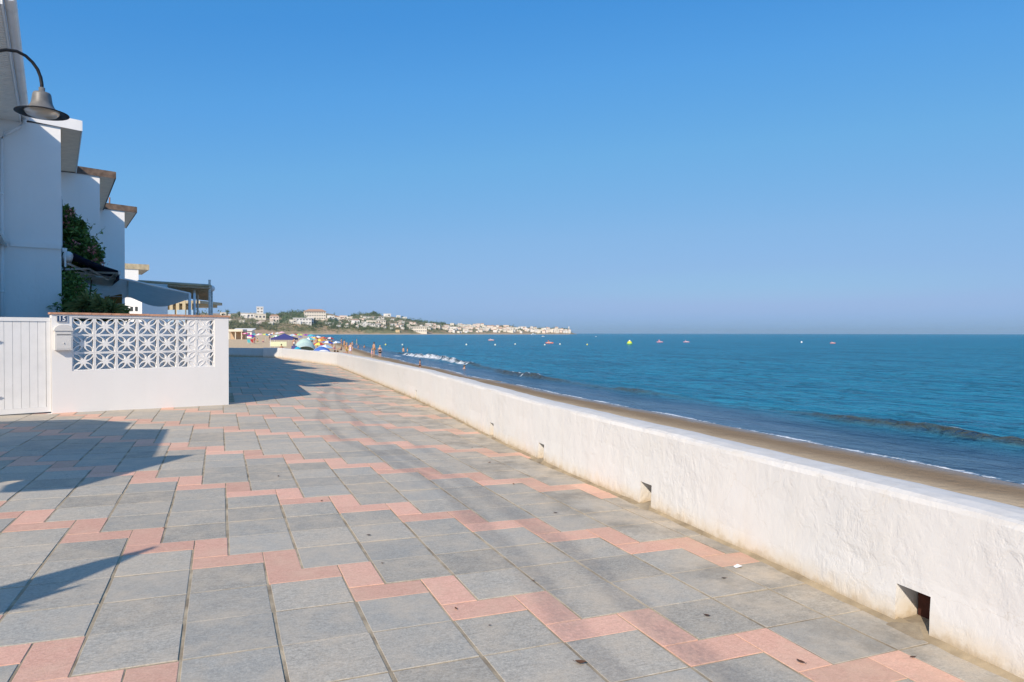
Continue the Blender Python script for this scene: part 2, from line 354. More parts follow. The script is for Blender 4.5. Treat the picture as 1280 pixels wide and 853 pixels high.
for i in range(n-1):
    fs.append((2*i, 2*i+1, 2*i+3, 2*i+2)); fs.append((2*n+2*i+1, 2*n+2*i+3, 2*i+3, 2*i+1)); fs.append((2*n+2*i+2, 2*n+2*i, 2*i, 2*i+2))
fs.append((2*n-2, 2*n-1, 4*n-1, 4*n-2)); bm.add(vs, fs)
promenade = struct(bm.build('promenade', M['mortar']))
gb = B(); gb.add([(-4000, -4000, -.45), (3.3, -4000, -.45), (3.3, 34.6, -.45), (-4000, 34.6, -.45)], [(0, 1, 2, 3)])
struct(gb.build('ground', M['mortar']))

def paver_mesh(w_, l_, name, mt, gw=.018, gl=.010):     # top with a chamfer, sides below
    a, b_ = w_/2-gw/2, l_/2-gl/2; c = .0018; z = .0; bt = -.014
    vs = [(-a+c, -b_+c, z), (a-c, -b_+c, z), (a-c, b_-c, z), (-a+c, b_-c, z), (-a, -b_, z-c*.8), (a, -b_, z-c*.8), (a, b_, z-c*.8), (-a, b_, z-c*.8),
          (-a, -b_, bt), (a, -b_, bt), (a, b_, bt), (-a, b_, bt)]
    f = [(0, 1, 2, 3)]+[(4+i, 4+(i+1) % 4, (i+1) % 4, i) for i in range(4)]+[(8+i, 8+(i+1) % 4, 4+(i+1) % 4, 4+i) for i in range(4)]
    bb = B(); bb.add(vs, f); return bb.mesh(name, mt)
pm = {'g': paver_mesh(T, T, 'grey_paver', M['grey_paver']), 's': paver_mesh(T, T/2, 'pink_paver', M['pink_paver'], .006, .005), 'b': paver_mesh(T/2, T, 'pink_paver', M['pink_paver'], .006, .005)}
def project(x, y, z):
    d = Vector((x, y, z))-CAM; D = d.dot(fw)
    if D < .3: return None
    return 640+F*d.dot(rt)/D, 426.5-F*d.dot(up)/D, D
tiles = []
for nfam in range(-40, 41):
    for k in range(-60, 60):
        x0 = k+nfam/2; v0 = -k+4.5*nfam
        if x0 < -24 or x0 > 14: continue
        cells = [('g', x0+.5, v0-4+j+.5) for j in range(4)]+[('s', x0+.5, v0+.25), ('b', x0+.25, v0+1.0)]
        for kind, cx, cy in cells:
            x, y = cx*T, cy*T
            if y < -7 or y > 34.3 or x > wallx(y)+.06 or x < max(xlow(y), -3.4 if y > 6 else -6): continue
            tiles.append((kind, x, y))
def area(t):
    x, y = t[1], t[2]; p_ = project(x, y, gz(x, y))
    if not p_ or not (-40 < p_[0] < 1330) or p_[1] > 930: return 0
    return (.16 if t[0] == 'g' else .08)/p_[2]**3
tiles.sort(key=area, reverse=True)
cnt = {'g': 0, 'p': 0}; rest = {'g': [], 'p': []}
def pz(t): return Z(t[1], t[2], random.uniform(-.0018, .0018))
for t in tiles:
    kk = 'g' if t[0] == 'g' else 'p'
    if cnt[kk] < 300:
        cnt[kk] += 1
        o = link('grey_paver' if kk == 'g' else 'pink_paver', pm[t[0]], promenade, (t[1]+random.uniform(-.0015, .0015), t[2]+random.uniform(-.0015, .0015), pz(t)))
        o.rotation_euler = (TILT[0]+random.uniform(-.004, .004), TILT[1]+random.uniform(-.004, .004), random.uniform(-.003, .003))
    else: rest[kk].append(t)
for kk, nm in (('g', 'grey_paver'), ('p', 'pink_paver')):
    bb = B()
    for t in rest[kk]:
        me = pm[t[0]]; z = pz(t)
        bb.add([(t[1]+v.co.x, t[2]+v.co.y, z+v.co.z+SX*v.co.x) for v in me.vertices], [tuple(p_.vertices) for p_ in me.polygons])
    o = bb.build(nm+'_field', M[nm], promenade); o['kind'] = 'stuff'

# ------------------------------------------------------------------ sea wall with drain holes
def sea_wall():
    bb = B(); path = []
    y = -9.0
    while y < 33.9: path.append((wallx(y), y)); y += .12 if y < 8 else .3
    xe, ye = path[-1]
    for i in range(1, 8):                # rounds off to the left at the far end
        a = i/7*R(80); path.append((xe-.05-1.0*(1-math.cos(a)), ye+1.0*math.sin(a)))
    rings = []; TH = .31
    for i, (x, y) in enumerate(path):
        a = Vector(path[max(i-1, 0)]); c = Vector(path[min(i+1, len(path)-1)]); d = (c-a).normalized(); nrm = Vector((d.y, -d.x))
        h = .655-.006*max(0, y-9); h += .014*noise.noise(Vector((y*.6, 3, 1)))+.006*noise.noise(Vector((y*3.1, 1, 1)))
        g0 = gz(x, y)
        def nz(k, s_=1): return .007*noise.noise(Vector((y*1.6, k*1.7, 5)))+.004*noise.noise(Vector((y*5, k*3.1, 9)))
        prof = [(-.0, -.3), (.0+nz(0), 0.0), (.006+nz(1), .12), (.010+nz(2), .26), (.014+nz(3), .42), (.016+nz(4), h-.04), (.022+nz(5)*.8, h-.014+nz(5)), (.044, h-.001+nz(6)*.8), (.12, h+.006+nz(7)*.6),
                (TH-.10, h+.004+nz(8)*.6), (TH-.04, h-.006+nz(9)*.5), (TH-.01, h-.03), (TH, h-.08), (TH+.04, -1.5)]
        rings.append([(x+nrm.x*o_, y+nrm.y*o_, g0+z_) for o_, z_ in prof])
    m_ = len(rings[0]); vs = [v for r in rings for v in r]; fs = []
    for i in range(len(rings)-1):
        for k in range(m_): fs.append((i*m_+k, i*m_+(k+1) % m_, (i+1)*m_+(k+1) % m_, (i+1)*m_+k))
    fs.append(tuple(range(m_))); fs.append(tuple((len(rings)-1)*m_+k for k in range(m_))[::-1])
    bb.add(vs, [tuple(reversed(f)) for f in fs])
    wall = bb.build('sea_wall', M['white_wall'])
    bmm = bmesh.new(); bmm.from_mesh(wall.data); bmesh.ops.recalc_face_normals(bmm, faces=bmm.faces); bmm.to_mesh(wall.data); bmm.free()
    cut = B(); holes = [-2.47, .03, 2.2, 4.05, 9.6, 21.0]
    for y in holes:
        x = wallx(y); d = (Vector((wallx(y+.1), y+.1))-Vector((x, y))).normalized(); nr = Vector((d.y, -d.x, 0)); d3 = Vector((d.x, d.y, 0))
        sz = .19 if y < -1 else .17
        o = Vector((x, y, gz(x, y)-.02))-d3*(sz/2)-nr*.15
        cut.frame(o, d3*sz, nr*.40, Vector((0, 0, .215)))
    co = cut.build('cutter', M['white_wall'])
    md = wall.modifiers.new('b', 'BOOLEAN'); md.object = co; md.operation = 'DIFFERENCE'; md.solver = 'EXACT'
    me = bpy.data.meshes.new_from_object(wall.evaluated_get(bpy.context.evaluated_depsgraph_get()))
    wall.modifiers.clear(); wall.data = me; bpy.data.objects.remove(co)
    for y in holes:
        x = wallx(y); d = (Vector((wallx(y+.1), y+.1))-Vector((x, y))).normalized(); nr = Vector((d.y, -d.x, 0)); d3 = Vector((d.x, d.y, 0))
        pb = B(); c = Vector((x, y, gz(x, y)+.085))+nr*.13
        pb.frame(c-d3*.077-Vector((0, 0, .09)), d3*.154, nr*.10, Vector((0, 0, .17)))
        pb.build('drain_pipe', M['drain'], wall)
        sb = B(); c = Vector((x, y, gz(x, y)-.03)) - nr*.06       # washed-out sand lying in the mouth of the hole
        prof = [(-.10, -.02, -.002), (.10, -.02, -.002), (.085, .20, .03), (-.085, .20, .03), (.0, .08, .03)]
        pp = [c+d3*a_+nr*b_+Vector((0, 0, z_+.028)) for a_, b_, z_ in prof]
        sb.add(pp, [(0, 1, 4), (1, 2, 4), (2, 3, 4), (3, 0, 4)], 0, True); sb.build('sand_in_drain', M['mortar'], wall)['kind'] = 'stuff'
    # sandy mortar fillet at the foot
    fb = B(); vs = []; fs = []; i = 0; y = -8.0
    while y < 24:
        x = wallx(y); wd = .05+.03*noise.noise(Vector((y*2, 0, 0)))+.015*noise.noise(Vector((y*9, 0, 4)))
        vs += [(x-wd, y, gz(x-wd, y)-.004), (x-wd*.4, y, gz(x, y)+.007), (x+.02, y, gz(x, y)+.022+.01*noise.noise(Vector((y*6, 2, 0))))]; y += .08; i += 1
    for k in range(i-1): fs += [(3*k, 3*k+1, 3*k+4, 3*k+3), (3*k+1, 3*k+2, 3*k+5, 3*k+4)]
    fb.add(vs, fs, 0, True); fb.build('mortar_fillet', flat('damp_sandy_mortar', (.36, .285, .185), .95, .4, 7, .004), wall)
    return tag(wall, 'long low white plastered wall between the paved promenade and the beach', 'sea wall')
sea_wall()
# low shaded wall across the end of the promenade
eb = B()
p0, p1 = Vector((3.2, 34.75, 0)), Vector((-9, 47, 0)); d = (p1-p0).normalized(); nr = Vector((-d.y, d.x, 0))
if nr.y < 0: nr = -nr
L = (p1-p0).length
eb.frame(p0+Vector((0, 0, -1.5)), d*L, nr*.25, Vector((0, 0, 2.02)))
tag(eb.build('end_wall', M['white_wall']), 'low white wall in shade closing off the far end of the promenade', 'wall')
lb = B()   # paving between the promenade and the end wall
lb.add([(-12, 34.9, .02), (3.3, 34.8, -.02), (-9, 47.2, .04), (-22, 47, .06)], [(0, 1, 2, 3)])
struct(lb.build('path', M['grey_paver']))

# ------------------------------------------------------------------ garden wall with breeze blocks, gate, number, letterbox
GA, GB = Vector((-1.935, 8.25, 0)), Vector((.698, 9.184, 0))
gd = (GB-GA).normalized(); gn = Vector((gd.y, -gd.x, 0)); GL = (GB-GA).length; ANG = math.atan2(gd.y, gd.x)
gwall = thing('garden_wall', 'white garden wall with pierced flower-pattern blocks and a terracotta coping', 'garden wall', (GA.x, GA.y, 0), ANG)
# local: x along the wall, -y towards the camera, wall thickness .16
BX0, NB, PB = .280, 7, .3230; BZ0, PR = .735, .2925
BX1 = BX0+NB*PB; BZ1 = BZ0+3*PR; WT = .16; TOPZ = 1.655
wb = B()
gl = lambda x: .062-.019*x
wb.box(0, 0, -.1, BX0, WT, TOPZ); wb.box(BX1, 0, -.1, GL, WT, TOPZ)
wb.box(BX0, .0, -.1, BX1, WT, BZ0); wb.box(BX0, 0, BZ1, BX1, WT, TOPZ)
wb.build('wall_body', M['garden_white'], gwall)
def block_mesh():
    s_ = .2935; h = s_/2; hs = PR/2-.001
    def quad(p0_, c, p1_, n_=6): return [((1-t)**2*p0_[0]+2*t*(1-t)*c[0]+t*t*p1_[0], (1-t)**2*p0_[1]+2*t*(1-t)*c[1]+t*t*p1_[1]) for t in [i/n_ for i in range(n_)]]
    polys = [[(-h, -hs), (h, -hs), (h, hs), (-h, hs)]]
    i_ = h-.016
    leaf = quad((.030, .030), (.030+.004, .118), (i_-.004, i_-.004))+quad((i_-.004, i_-.004), (.118, .034), (.030, .030))
    tri = quad((0, .036), (.021, .097), (.084, i_))+quad((.084, i_), (0, i_+.0), (-.084, i_), 4)+quad((-.084, i_), (-.021, .097), (0, .036))
    for k in range(4):
        c_, s2 = math.cos(k*math.pi/2), math.sin(k*math.pi/2)
        for sh_ in (leaf, tri): polys.append([(x*c_-y*s2, x*s2+y*c_) for x, y in sh_])
    cu = bpy.data.curves.new('block', 'CURVE'); cu.dimensions = '2D'; cu.fill_mode = 'BOTH'; cu.extrude = .05
    for pl in polys:
        sp = cu.splines.new('POLY'); sp.points.add(len(pl)-1); sp.use_cyclic_u = True
        for q, (x, y) in zip(sp.points, pl): q.co = (x, y, 0, 1)
    o = bpy.data.objects.new('block', cu); COL.objects.link(o)
    me = bpy.data.meshes.new_from_object(o.evaluated_get(bpy.context.evaluated_depsgraph_get())); bpy.data.objects.remove(o)
    me.transform(Matrix.Rotation(math.pi/2, 4, 'X')); me.materials.clear(); me.materials.append(M['block_white']); return me
bmesh_block = block_mesh()
for i in range(NB):
    for j in range(3):
        link('breeze_block', bmesh_block, gwall, (BX0+(i+.5)*PB, .062, BZ0+(j+.5)*PR)).scale.x = PB/.2955
x = -.02; i = 0
while x < GL+.02:
    cb = B(); e = min(x+.29, GL+.035); dz = random.uniform(-.002, .002)
    cb.box(x, -.022, TOPZ+.001+dz, e-.005, WT+.022, TOPZ+.032+dz); cb.build('coping_tile', M['terracotta'], gwall); x = e+.0005
    if e >= GL+.03: break
# side run of the garden wall, along the promenade behind the corner
gside = thing('garden_side_wall', 'white side wall of the garden with pierced blocks, running along the promenade behind the corner', 'garden wall', (.70-.002, 9.36, 0), R(90)-.002)
sb = B(); SL = 4.9; s0, sn = .55, 12
sb.box(0, 0, -.1, s0, WT, TOPZ); sb.box(s0+sn*PB, 0, -.1, SL, WT, TOPZ); sb.box(s0, 0, -.1, s0+sn*PB, WT, BZ0); sb.box(s0, 0, BZ1, s0+sn*PB, WT, TOPZ)
sb.build('wall_body', M['garden_white'], gside)
for i in range(sn):
    for j in range(3): link('breeze_block', bmesh_block, gside, (s0+(i+.5)*PB, .062, BZ0+(j+.5)*PR)).scale.x = PB/.2955
for i in range(17):
    cb = B(); cb.box(i*.29, -.02, TOPZ+.001, i*.29+.284, WT+.02, TOPZ+.032); cb.build('coping_tile', M['terracotta'], gside)
def gw(x, y, z): return GA+gd*x-gn*y+Vector((0, 0, z))      # garden-wall coordinates, y away from the camera
# white infill closing the holes of the right-hand blocks
q = B(); q.box(BX0+5.54*PB, .019, BZ0+.012, BX0+6.74*PB, .10, BZ1-.012); q.build('block_infill', M['garden_white'], gwall)
dv = B(); dv.frame(Vector((-3.3, 12.0, -.1)), Vector((3.93, .42, 0)), Vector((-.02, .15, 0)), Vector((0, 0, 1.70)))
tag(dv.build('garden_divider', M['house_white']), 'low white wall dividing the gardens, seen through the pierced blocks', 'garden wall')
# number plate
npl = thing('house_number_plate', 'small dark blue house number plate reading 15 on the white pillar', 'number plate', gw(.143, -.004, 1.585), ANG); npl.scale = (.86, 1, .95)
q = B(); q.box(-.083, -.012, -.058, .083, 0, .058); q.build('plate', M['plate_blue'], npl)
q = B(); q.box(-.083, -.0135, .053, .083, -.0125, .058); q.box(-.083, -.0135, -.058, .083, -.0125, -.053); q.box(-.083, -.0136, -.052, -.079, -.0124, .052); q.box(.079, -.0136, -.052, .083, -.0124, .052)
q.build('plate_border', M['plate_white'], npl)
def text_mesh(t, size, ext, mt):
    cu = bpy.data.curves.new('txt', 'FONT'); cu.body = t; cu.size = size; cu.extrude = ext; cu.align_x = 'CENTER'; cu.align_y = 'CENTER'; cu.offset = size*.02
    o = bpy.data.objects.new('txt', cu); COL.objects.link(o)
    me = bpy.data.meshes.new_from_object(o.evaluated_get(bpy.context.evaluated_depsgraph_get())); bpy.data.objects.remove(o)
    me.transform(Matrix.Rotation(math.pi/2, 4, 'X')); me.materials.clear(); me.materials.append(mt); return me
for ch, dx in (('1', -.034), ('5', .030)):
    link('digit', text_mesh(ch, .115, .002, M['plate_white']), npl, (dx, -.0145, 0))
# letterbox with arched hood
lbx = thing('letterbox', 'off-white wall letterbox with an arched hood under the number plate', 'letterbox', gw(.152, -.002, 1.10), ANG); lbx.scale = (.76, 1, 1)
q = B(); q.box(-.155, -.085, -.02, .155, 0, .29); q.build('box', M['letterbox'], lbx)
q = B(); arch = [(-.172, .29)]+[(.172*-math.cos(math.pi*i/10), .305+.085*math.sin(math.pi*i/10)) for i in range(11)]+[(.172, .29)]
nA = len(arch); vs = [(a_, -.10, z_) for a_, z_ in arch]+[(a_, 0, z_) for a_, z_ in arch]
q.add(vs, [tuple(range(nA)), tuple(range(nA, 2*nA))[::-1]]+[((i+1) % nA, i, nA+i, nA+(i+1) % nA) for i in range(nA)]); q.build('hood', M['letterbox'], lbx)
q = B(); q.box(-.135, -.0895, .215, .135, -.0855, .27); q.build('flap', M['letterbox'], lbx)
q = B(); q.box(-.125, -.0925, .228, .125, -.0901, .236); q.build('slot', M['lamp_dark'], lbx)
q = B(); q.box(-.135, -.0890, .0, .135, -.0855, .195); q.build('door', M['letterbox'], lbx)
q = B(); q.tube([(0, -.088, .09), (0, -.098, .09)], .011, 8); q.build('lock', M['grey_metal'], lbx)
# gate: planks in a frame
gate = thing('garden_gate', 'white plank garden gate beside the pillar with the number 15', 'gate', gw(-.80, .03, .07), ANG)
q = B(); q.box(-.25, 0, 1.47, .795, .05, 1.53); q.box(-.25, .002, .02, .795, .048, .10); q.box(.735, .001, .1, .795, .049, 1.468); q.build('frame', M['gate_paint'], gate)
for i in range(9):
    q = B(); x0 = -.245+i*.1085; q.box(x0, .012+random.uniform(-.001, .001), .102, x0+.1045, .034, 1.468); q.build('plank', M['gate_paint'], gate)
for z_ in (1.14, .28):
    q = B(); q.box(-.25, -.012, z_, .12, .0095, z_+.035); q.tube([(.12, -.004, z_+.017), (.15, -.004, z_+.017)], .008, 6); q.build('hinge', M['grey_metal'], gate)
tb = B(); tb.frame(gw(-1.2, -.06, -.05), gd*1.198, -gn*.30, Vector((0, 0, .115))); tag(tb.build('gate_step', M['garden_white']), 'low white step under the plank garden gate', 'step')

# ------------------------------------------------------------------ terraced houses
FD = Vector((-.185, .983, 0)).normalized(); FN = Vector((FD.y, -FD.x, 0))     # along the fronts / towards the sea
def house(label, E, Ln, edge, soff, edge_t, slope=.07, base=0, OV=.43, depth=8.5, name='terraced_house'):
    """E: near seaward corner of the eave (underside)."""
    zt = E.z; c = Vector((E.x, E.y, 0))-FN*OV+FD*.03
    h = thing(name, label, 'house', (c.x, c.y, base))
    def lp(a, o, z): return FN*o+FD*a+Vector((0, 0, z-base))
    q = B(); q.frame(lp(0, 0, base-.3), FD*(Ln-.004), -FN*depth, Vector((0, 0, zt+.04-base+.3))); q.build('wall', M['house_white'], h)
    up_ = Vector((0, 0, 1)); inn = (-FN+up_*slope)
    q = B(); q.frame(lp(-.035, OV, zt+.045), FD*(Ln+.03), inn*(depth+OV), up_*(edge_t-.05)); rf = q.build('roof', edge, h)
    q = B(); q.frame(lp(-.05, OV+.025, zt), FD*(Ln+.05), -FN*.024, up_*(edge_t+.012)); q.build('fascia', edge, h)
    q = B(); q.frame(lp(-.052, OV-.002, zt-.004), inn*(depth), FD*.016, up_*(edge_t+.02)); q.build('bargeboard', edge, h)
    q = B(); k = 0
    while k*.115 < Ln-.1: q.frame(lp(-.02+k*.115, OV-.004, zt+.012), FD*.094, -FN*(OV-.006), up_*.026); k += 1
    o = q.build('soffit_board', soff, h); o['kind'] = 'stuff'
    # seaward windows and terrace door
    for (a0, a1, z0, z1) in ((1.0, 2.4, base+3.6, base+4.9), (3.2, 4.6, base+3.6, base+4.9), (1.2, 3.6, base+.1, base+2.2)):
        q = B(); q.frame(lp(a0, .002, z0), FD*(a1-a0), FN*.03, up_*(z1-z0)); wn = q.build('window', M['shutter'], h)
        q = B(); q.frame(lp(a0+.07, .033, z0+.07), FD*((a1-a0)/2-.1), FN*.006, up_*(z1-z0-.14)); q.frame(lp((a0+a1)/2+.03, .033, z0+.07), FD*((a1-a0)/2-.1), FN*.006, up_*(z1-z0-.14)); q.build('pane', M['window_glass'], wn)
    return h, lp
E0, E1, E2, E3 = Vector((-2.33, 8.10, 6.4))-FN*.21, at(101.5, 164, 17.2), at(144, 223.5, 22.3), at(170.5, 266, 28.7)
def ln(a, b_): return (Vector((b_.x, b_.y))-Vector((a.x, a.y))).dot(Vector((FD.x, FD.y)))
h0, l0 = house('white house at the left edge with a wide gutter and downpipe', E0, ln(E0, E1), M['pvc'], M['soffit_w'], .22, 0.0)
h1, l1 = house('white house behind the garden wall with a white flat roof edge', E1, ln(E1, E2), M['pvc'], M['soffit'], .24)
h2, l2 = house('second white house along with a dark tiled roof edge, above the flowering bush', E2, ln(E2, E3), M['brown_tile'], M['soffit'], .2, .05)
h3, l3 = house('third white house along, dark tiled roof edge and rusty pipe on its wall', E3, 5.2, M['brown_tile'], M['soffit'], .22, .05)
E4 = at(186, 337.5, 47)
h4, l4 = house('far white house with a beige flat roof beyond the terrace', E4, 5, M['beige_roof'], M['soffit'], .34, .0, 0, .62, 7, 'far_white_house')
# gutter and downpipe of the near house
q = B(); n = 10; Lg = ln(E0, E1)+.05; rg = .085
for i in range(2):
    prof = [(rg*math.cos(math.pi+math.pi*k/n), rg*math.sin(math.pi+math.pi*k/n)) for k in range(n+1)]
vs = []; fs = []
for a in (-.06, Lg):
    for r_ in (rg, rg-.008): vs += [l0(a, .43+.025+.09+r_*math.cos(math.pi+math.pi*k/n), 6.56+r_*math.sin(math.pi+math.pi*k/n)) for k in range(n+1)]
m_ = n+1
for k in range(n): fs += [(k, k+1, 2*m_+k+1, 2*m_+k), (m_+k+1, m_+k, 3*m_+k, 3*m_+k+1), (k+1, k, m_+k, m_+k+1), (2*m_+k, 2*m_+k+1, 3*m_+k+1, 3*m_+k)]
fs += [(0, 2*m_, 3*m_, m_), (n, m_+n, 3*m_+n, 2*m_+n)]
q.add(vs, fs, 0, False); gut = q.build('gutter', M['pvc'], h0)
for a in (.4, 1.9, 3.4, 4.9, 6.4):
    q = B(); vs = []; 
    for aa in (a, a+.03): vs += [l0(aa, .43+.025+.09+(rg+.006)*math.cos(math.pi+math.pi*k/n), 6.56+(rg+.006)*math.sin(math.pi+math.pi*k/n)) for k in range(n+1)]
    q.add(vs, [(k, k+1, m_+k+1, m_+k) for k in range(n)]); q.build('gutter_bracket', M['pvc'], gut)
q = B(); a1 = ln(E0, E1)-.16
q.tube([l0(a1, .52, 6.47), l0(a1, .52, 6.38), l0(a1, .40, 6.22), l0(a1, .14, 6.05), l0(a1, .065, 5.9), l0(a1, .065, 3.0), l0(a1, .065, .1)], .045, 10)
for z_ in (4.6, 2.3, .9): q.tube([l0(a1, .065, z_), l0(a1, .065, z_+.06)], .053, 10)
q.build('downpipe', M['pvc'], h0)
# trunking band on the side wall of the next house
q = B(); q.frame(l1(-.055, -1.02, 3.42), FN*1.02, FD*.054, Vector((0, 0, .13))); q.build('trunking', M['house_white'], h1)
# rusty waste pipe on the third house
q = B(); pp = at(137, 250, 28.4); loc = Vector(h3.location)
q.tube([at(137, 247, 28.25)-loc, at(137, 283, 28.25)-loc], .03, 6); q.build('waste_pipe', M['rust'], h3)
# rolled white awning on the near house
aw = thing('white_awning', 'white folded awning on the house wall at the left edge of the photo', 'awning', l0(4.6, 0, 0)+Vector(h0.location))
q = B(); q.frame(FN*.0+Vector((0, 0, 3.50)), FD*2.55, FN*.08, Vector((0, 0, .12))); q.build('cassette', M['white_metal'], aw)
q = B(); vs = [FN*-.02+Vector((0, 0, 3.86)), FN*.15+Vector((0, 0, 3.52)), FN*.15+Vector((0, 0, 3.45)), FN*-.02+Vector((0, 0, 3.45))]; vs = vs+[v+FD*2.5 for v in vs]
vs = [v+FD*.02+Vector((0, 0, 0)) for v in vs]
q.add(vs, [(0, 1, 2, 3), (7, 6, 5, 4), (0, 4, 5, 1), (1, 5, 6, 2), (2, 6, 7, 3), (3, 7, 4, 0)]); q.build('valance', M['sail'], aw)
q = B(); q.frame(FD*.02+FN*.09+Vector((0, 0, 3.405)), FD*2.52, FN*.08, Vector((0, 0, .042))); q.build('front_bar', M['grey_metal'], aw)

# street lamp on its wall bracket
LX = at(52.5, 135.5, 11.1)
lamp = thing('street_lamp', 'grey bell-shaped wall lamp on a curved dark bracket high at the upper left', 'street lamp', LX)
q = B(); A = Vector((-1.0, -.0, 0)); arm = []
dirn = (Vector((-2.86, 7.95, 0))-Vector((LX.x, LX.y, 0))); reach = dirn.length; dirn.normalize()
lamp.scale = (.86, .86, .80)
reach /= .86
for u_, z_ in ((0, .34), (0, .48), (.02, .62), (.07, .76), (.15, .87), (.26, .96), (.40, 1.0), (.56, .97), (.74, .88), (reach, .74)): arm.append(dirn*u_+Vector((0, 0, z_)))
q.tube(arm, .030, 10); q.build('bracket', M['lamp_dark'], lamp)
q = B(); q.lathe([(.03, .42), (.052, .41), (.052, .335), (.062, .33), (.062, .30), (.04, .295)], 14); q.build('collar', M['lamp_metal'], lamp)
q = B(); q.lathe([(.03, .312), (.135, .305), (.150, .27), (.158, .20), (.172, .10), (.200, .03), (.235, -.02), (.26, -.045)], 24); q.build('shade', M['lamp_metal'], lamp)
q = B(); q.lathe([(.255, -.035), (.34, -.062), (.435, -.098), (.440, -.108), (.43, -.112), (.30, -.075), (.25, -.06)], 28); q.build('rim', M['lamp_dark'], lamp)
mg, nt, b = mat('frosted_lamp_glass', .25, .5); b.inputs['Base Color'].default_value = (.55, .50, .42, 1); b.inputs['Transmission Weight'].default_value = .35; M['lampglass'] = mg
q = B(); q.lathe([(.285, -.072), (.28, -.095), (.24, -.145), (.17, -.175), (.08, -.19), (.001, -.195)], 24); q.build('glass_bowl', M['lampglass'], lamp)
q = B(); c = dirn*reach; q.frame(c+Vector((-.06, -.07, .55)), (.12, 0, 0), (0, .14, 0), (0, 0, .3)); q.build('wall_plate', M['lamp_dark'], lamp)

# navy folding-arm awning
na = thing('navy_awning', 'dark navy folding-arm awning half open above the garden', 'awning', at(85, 320, 17.4))
O_ = Vector(na.location)
def na_p(px, py, D): return at(px, py, D)-O_
q = B(); q.tube([Vector((0, 0, 0)), FD*2.9], .115, 12); q.build('cassette', M['white_metal'], na)
q = B(); q.frame(na_p(78, 315, 17.35), FD*.06, FN*.10, Vector((0, 0, .1))); q.frame(na_p(80.5, 334, 17.35), FD*.06, FN*.04, Vector((0, 0, .42))); q.build('mounting_plate', M['white_metal'], na)
a_, c_ = na_p(92, 316.5, 17.4), na_p(148, 338.5, 17.95)
q = B(); nn = 6
vs = []; fs = []
for j in range(2):
    for i in range(nn+1):
        t = i/nn; v = a_.lerp(c_, t)+FD*(2.8*j)+Vector((0, 0, -.03*math.sin(math.pi*t))); vs.append(v)
vs += [v+Vector((0, 0, -.012)) for v in vs]; k = nn+1
for i in range(nn): fs += [(i, i+1, k+i+1, k+i), (2*k+i+1, 2*k+i, 3*k+i, 3*k+i+1), (i+1, i, 2*k+i, 2*k+i+1), (k+i, k+i+1, 3*k+i+1, 3*k+i)]
q.add(vs, fs, 0, True); q.build('canopy', M['navy'], na)
q = B(); q.frame(c_+Vector((0, 0, -.10)), FD*2.85, FN*.05, Vector((0, 0, .10))); q.build('front_bar', M['grey_metal'], na)
q = B(); q.frame(c_+Vector((0, 0, -.24))+FN*.015, FD*2.8, FN*.008, Vector((0, 0, .14))); q.build('valance', M['navy'], na)
for s_ in (.12, 2.4):
    q = B(); q.tube([na_p(84, 329, 17.4)+FD*s_, na_p(111, 337, 17.8)+FD*(s_+.75)], .032, 8); q.tube([na_p(111, 337, 17.8)+FD*(s_+.75), c_+FD*(s_+.1)+Vector((0, 0, -.05))], .028, 8); q.build('folding_arm', M['grey_metal'], na)
q = B(); q.tube([na_p(82, 337, 17.4), na_p(111, 336, 18.2), na_p(135, 350, 18.6), na_p(146, 340, 18.6)], .026, 8); q.build('folding_arm', M['grey_metal'], na)

# sagging pale canopy of two panels on posts
sc_ = thing('shade_canopy', 'large pale grey sagging fabric canopy over the garden terrace', 'canopy', at(237, 395, 20))
O_ = Vector(sc_.location)
NL, NM, NR, FL, FM, FR = [at(*a)-O_ for a in ((92, 340, 18.4), (160, 350, 19.2), (237, 367, 20), (108, 366.5, 25), (160, 371, 25), (237, 374, 25))]
for (a, b_, c, d_) in ((NL, NM, FL, FM), (NM, NR, FM, FR)):
    q = B(); N_ = 12; vs = []
    for j in range(N_+1):
        for i in range(N_+1):
            u_, v_ = i/N_, j/N_; p_ = a.lerp(b_, u_).lerp(c.lerp(d_, u_), v_)
            p_ = p_+Vector((0, 0, -.32*math.sin(math.pi*u_)**1.2*(.15+.85*v_)-.05*math.sin(math.pi*v_))); vs.append(p_)
    k = N_+1; fs = [(j*k+i, j*k+i+1, (j+1)*k+i+1, (j+1)*k+i) for j in range(N_) for i in range(N_)]
    q.add(vs, fs, 0, True); q.add([v+Vector((0, 0, .01)) for v in vs], [f[::-1] for f in fs], 0, True)
    q.build('cloth_panel', M['sail'], sc_)
q = B(); q.tube([NL, NM, NR], .03, 6); q.tube([FL, FM, FR], .03, 6); q.tube([NR, FR], .03, 6); q.tube([NM, FM], .025, 6); q.build('frame', M['white_metal'], sc_)
for p_ in (NR, FR, at(243, 367, 24)-O_):
    q = B(); q.tube([p_, Vector((p_.x, p_.y, -O_.z-.1))], .04, 8); q.build('post', M['white_metal'], sc_)
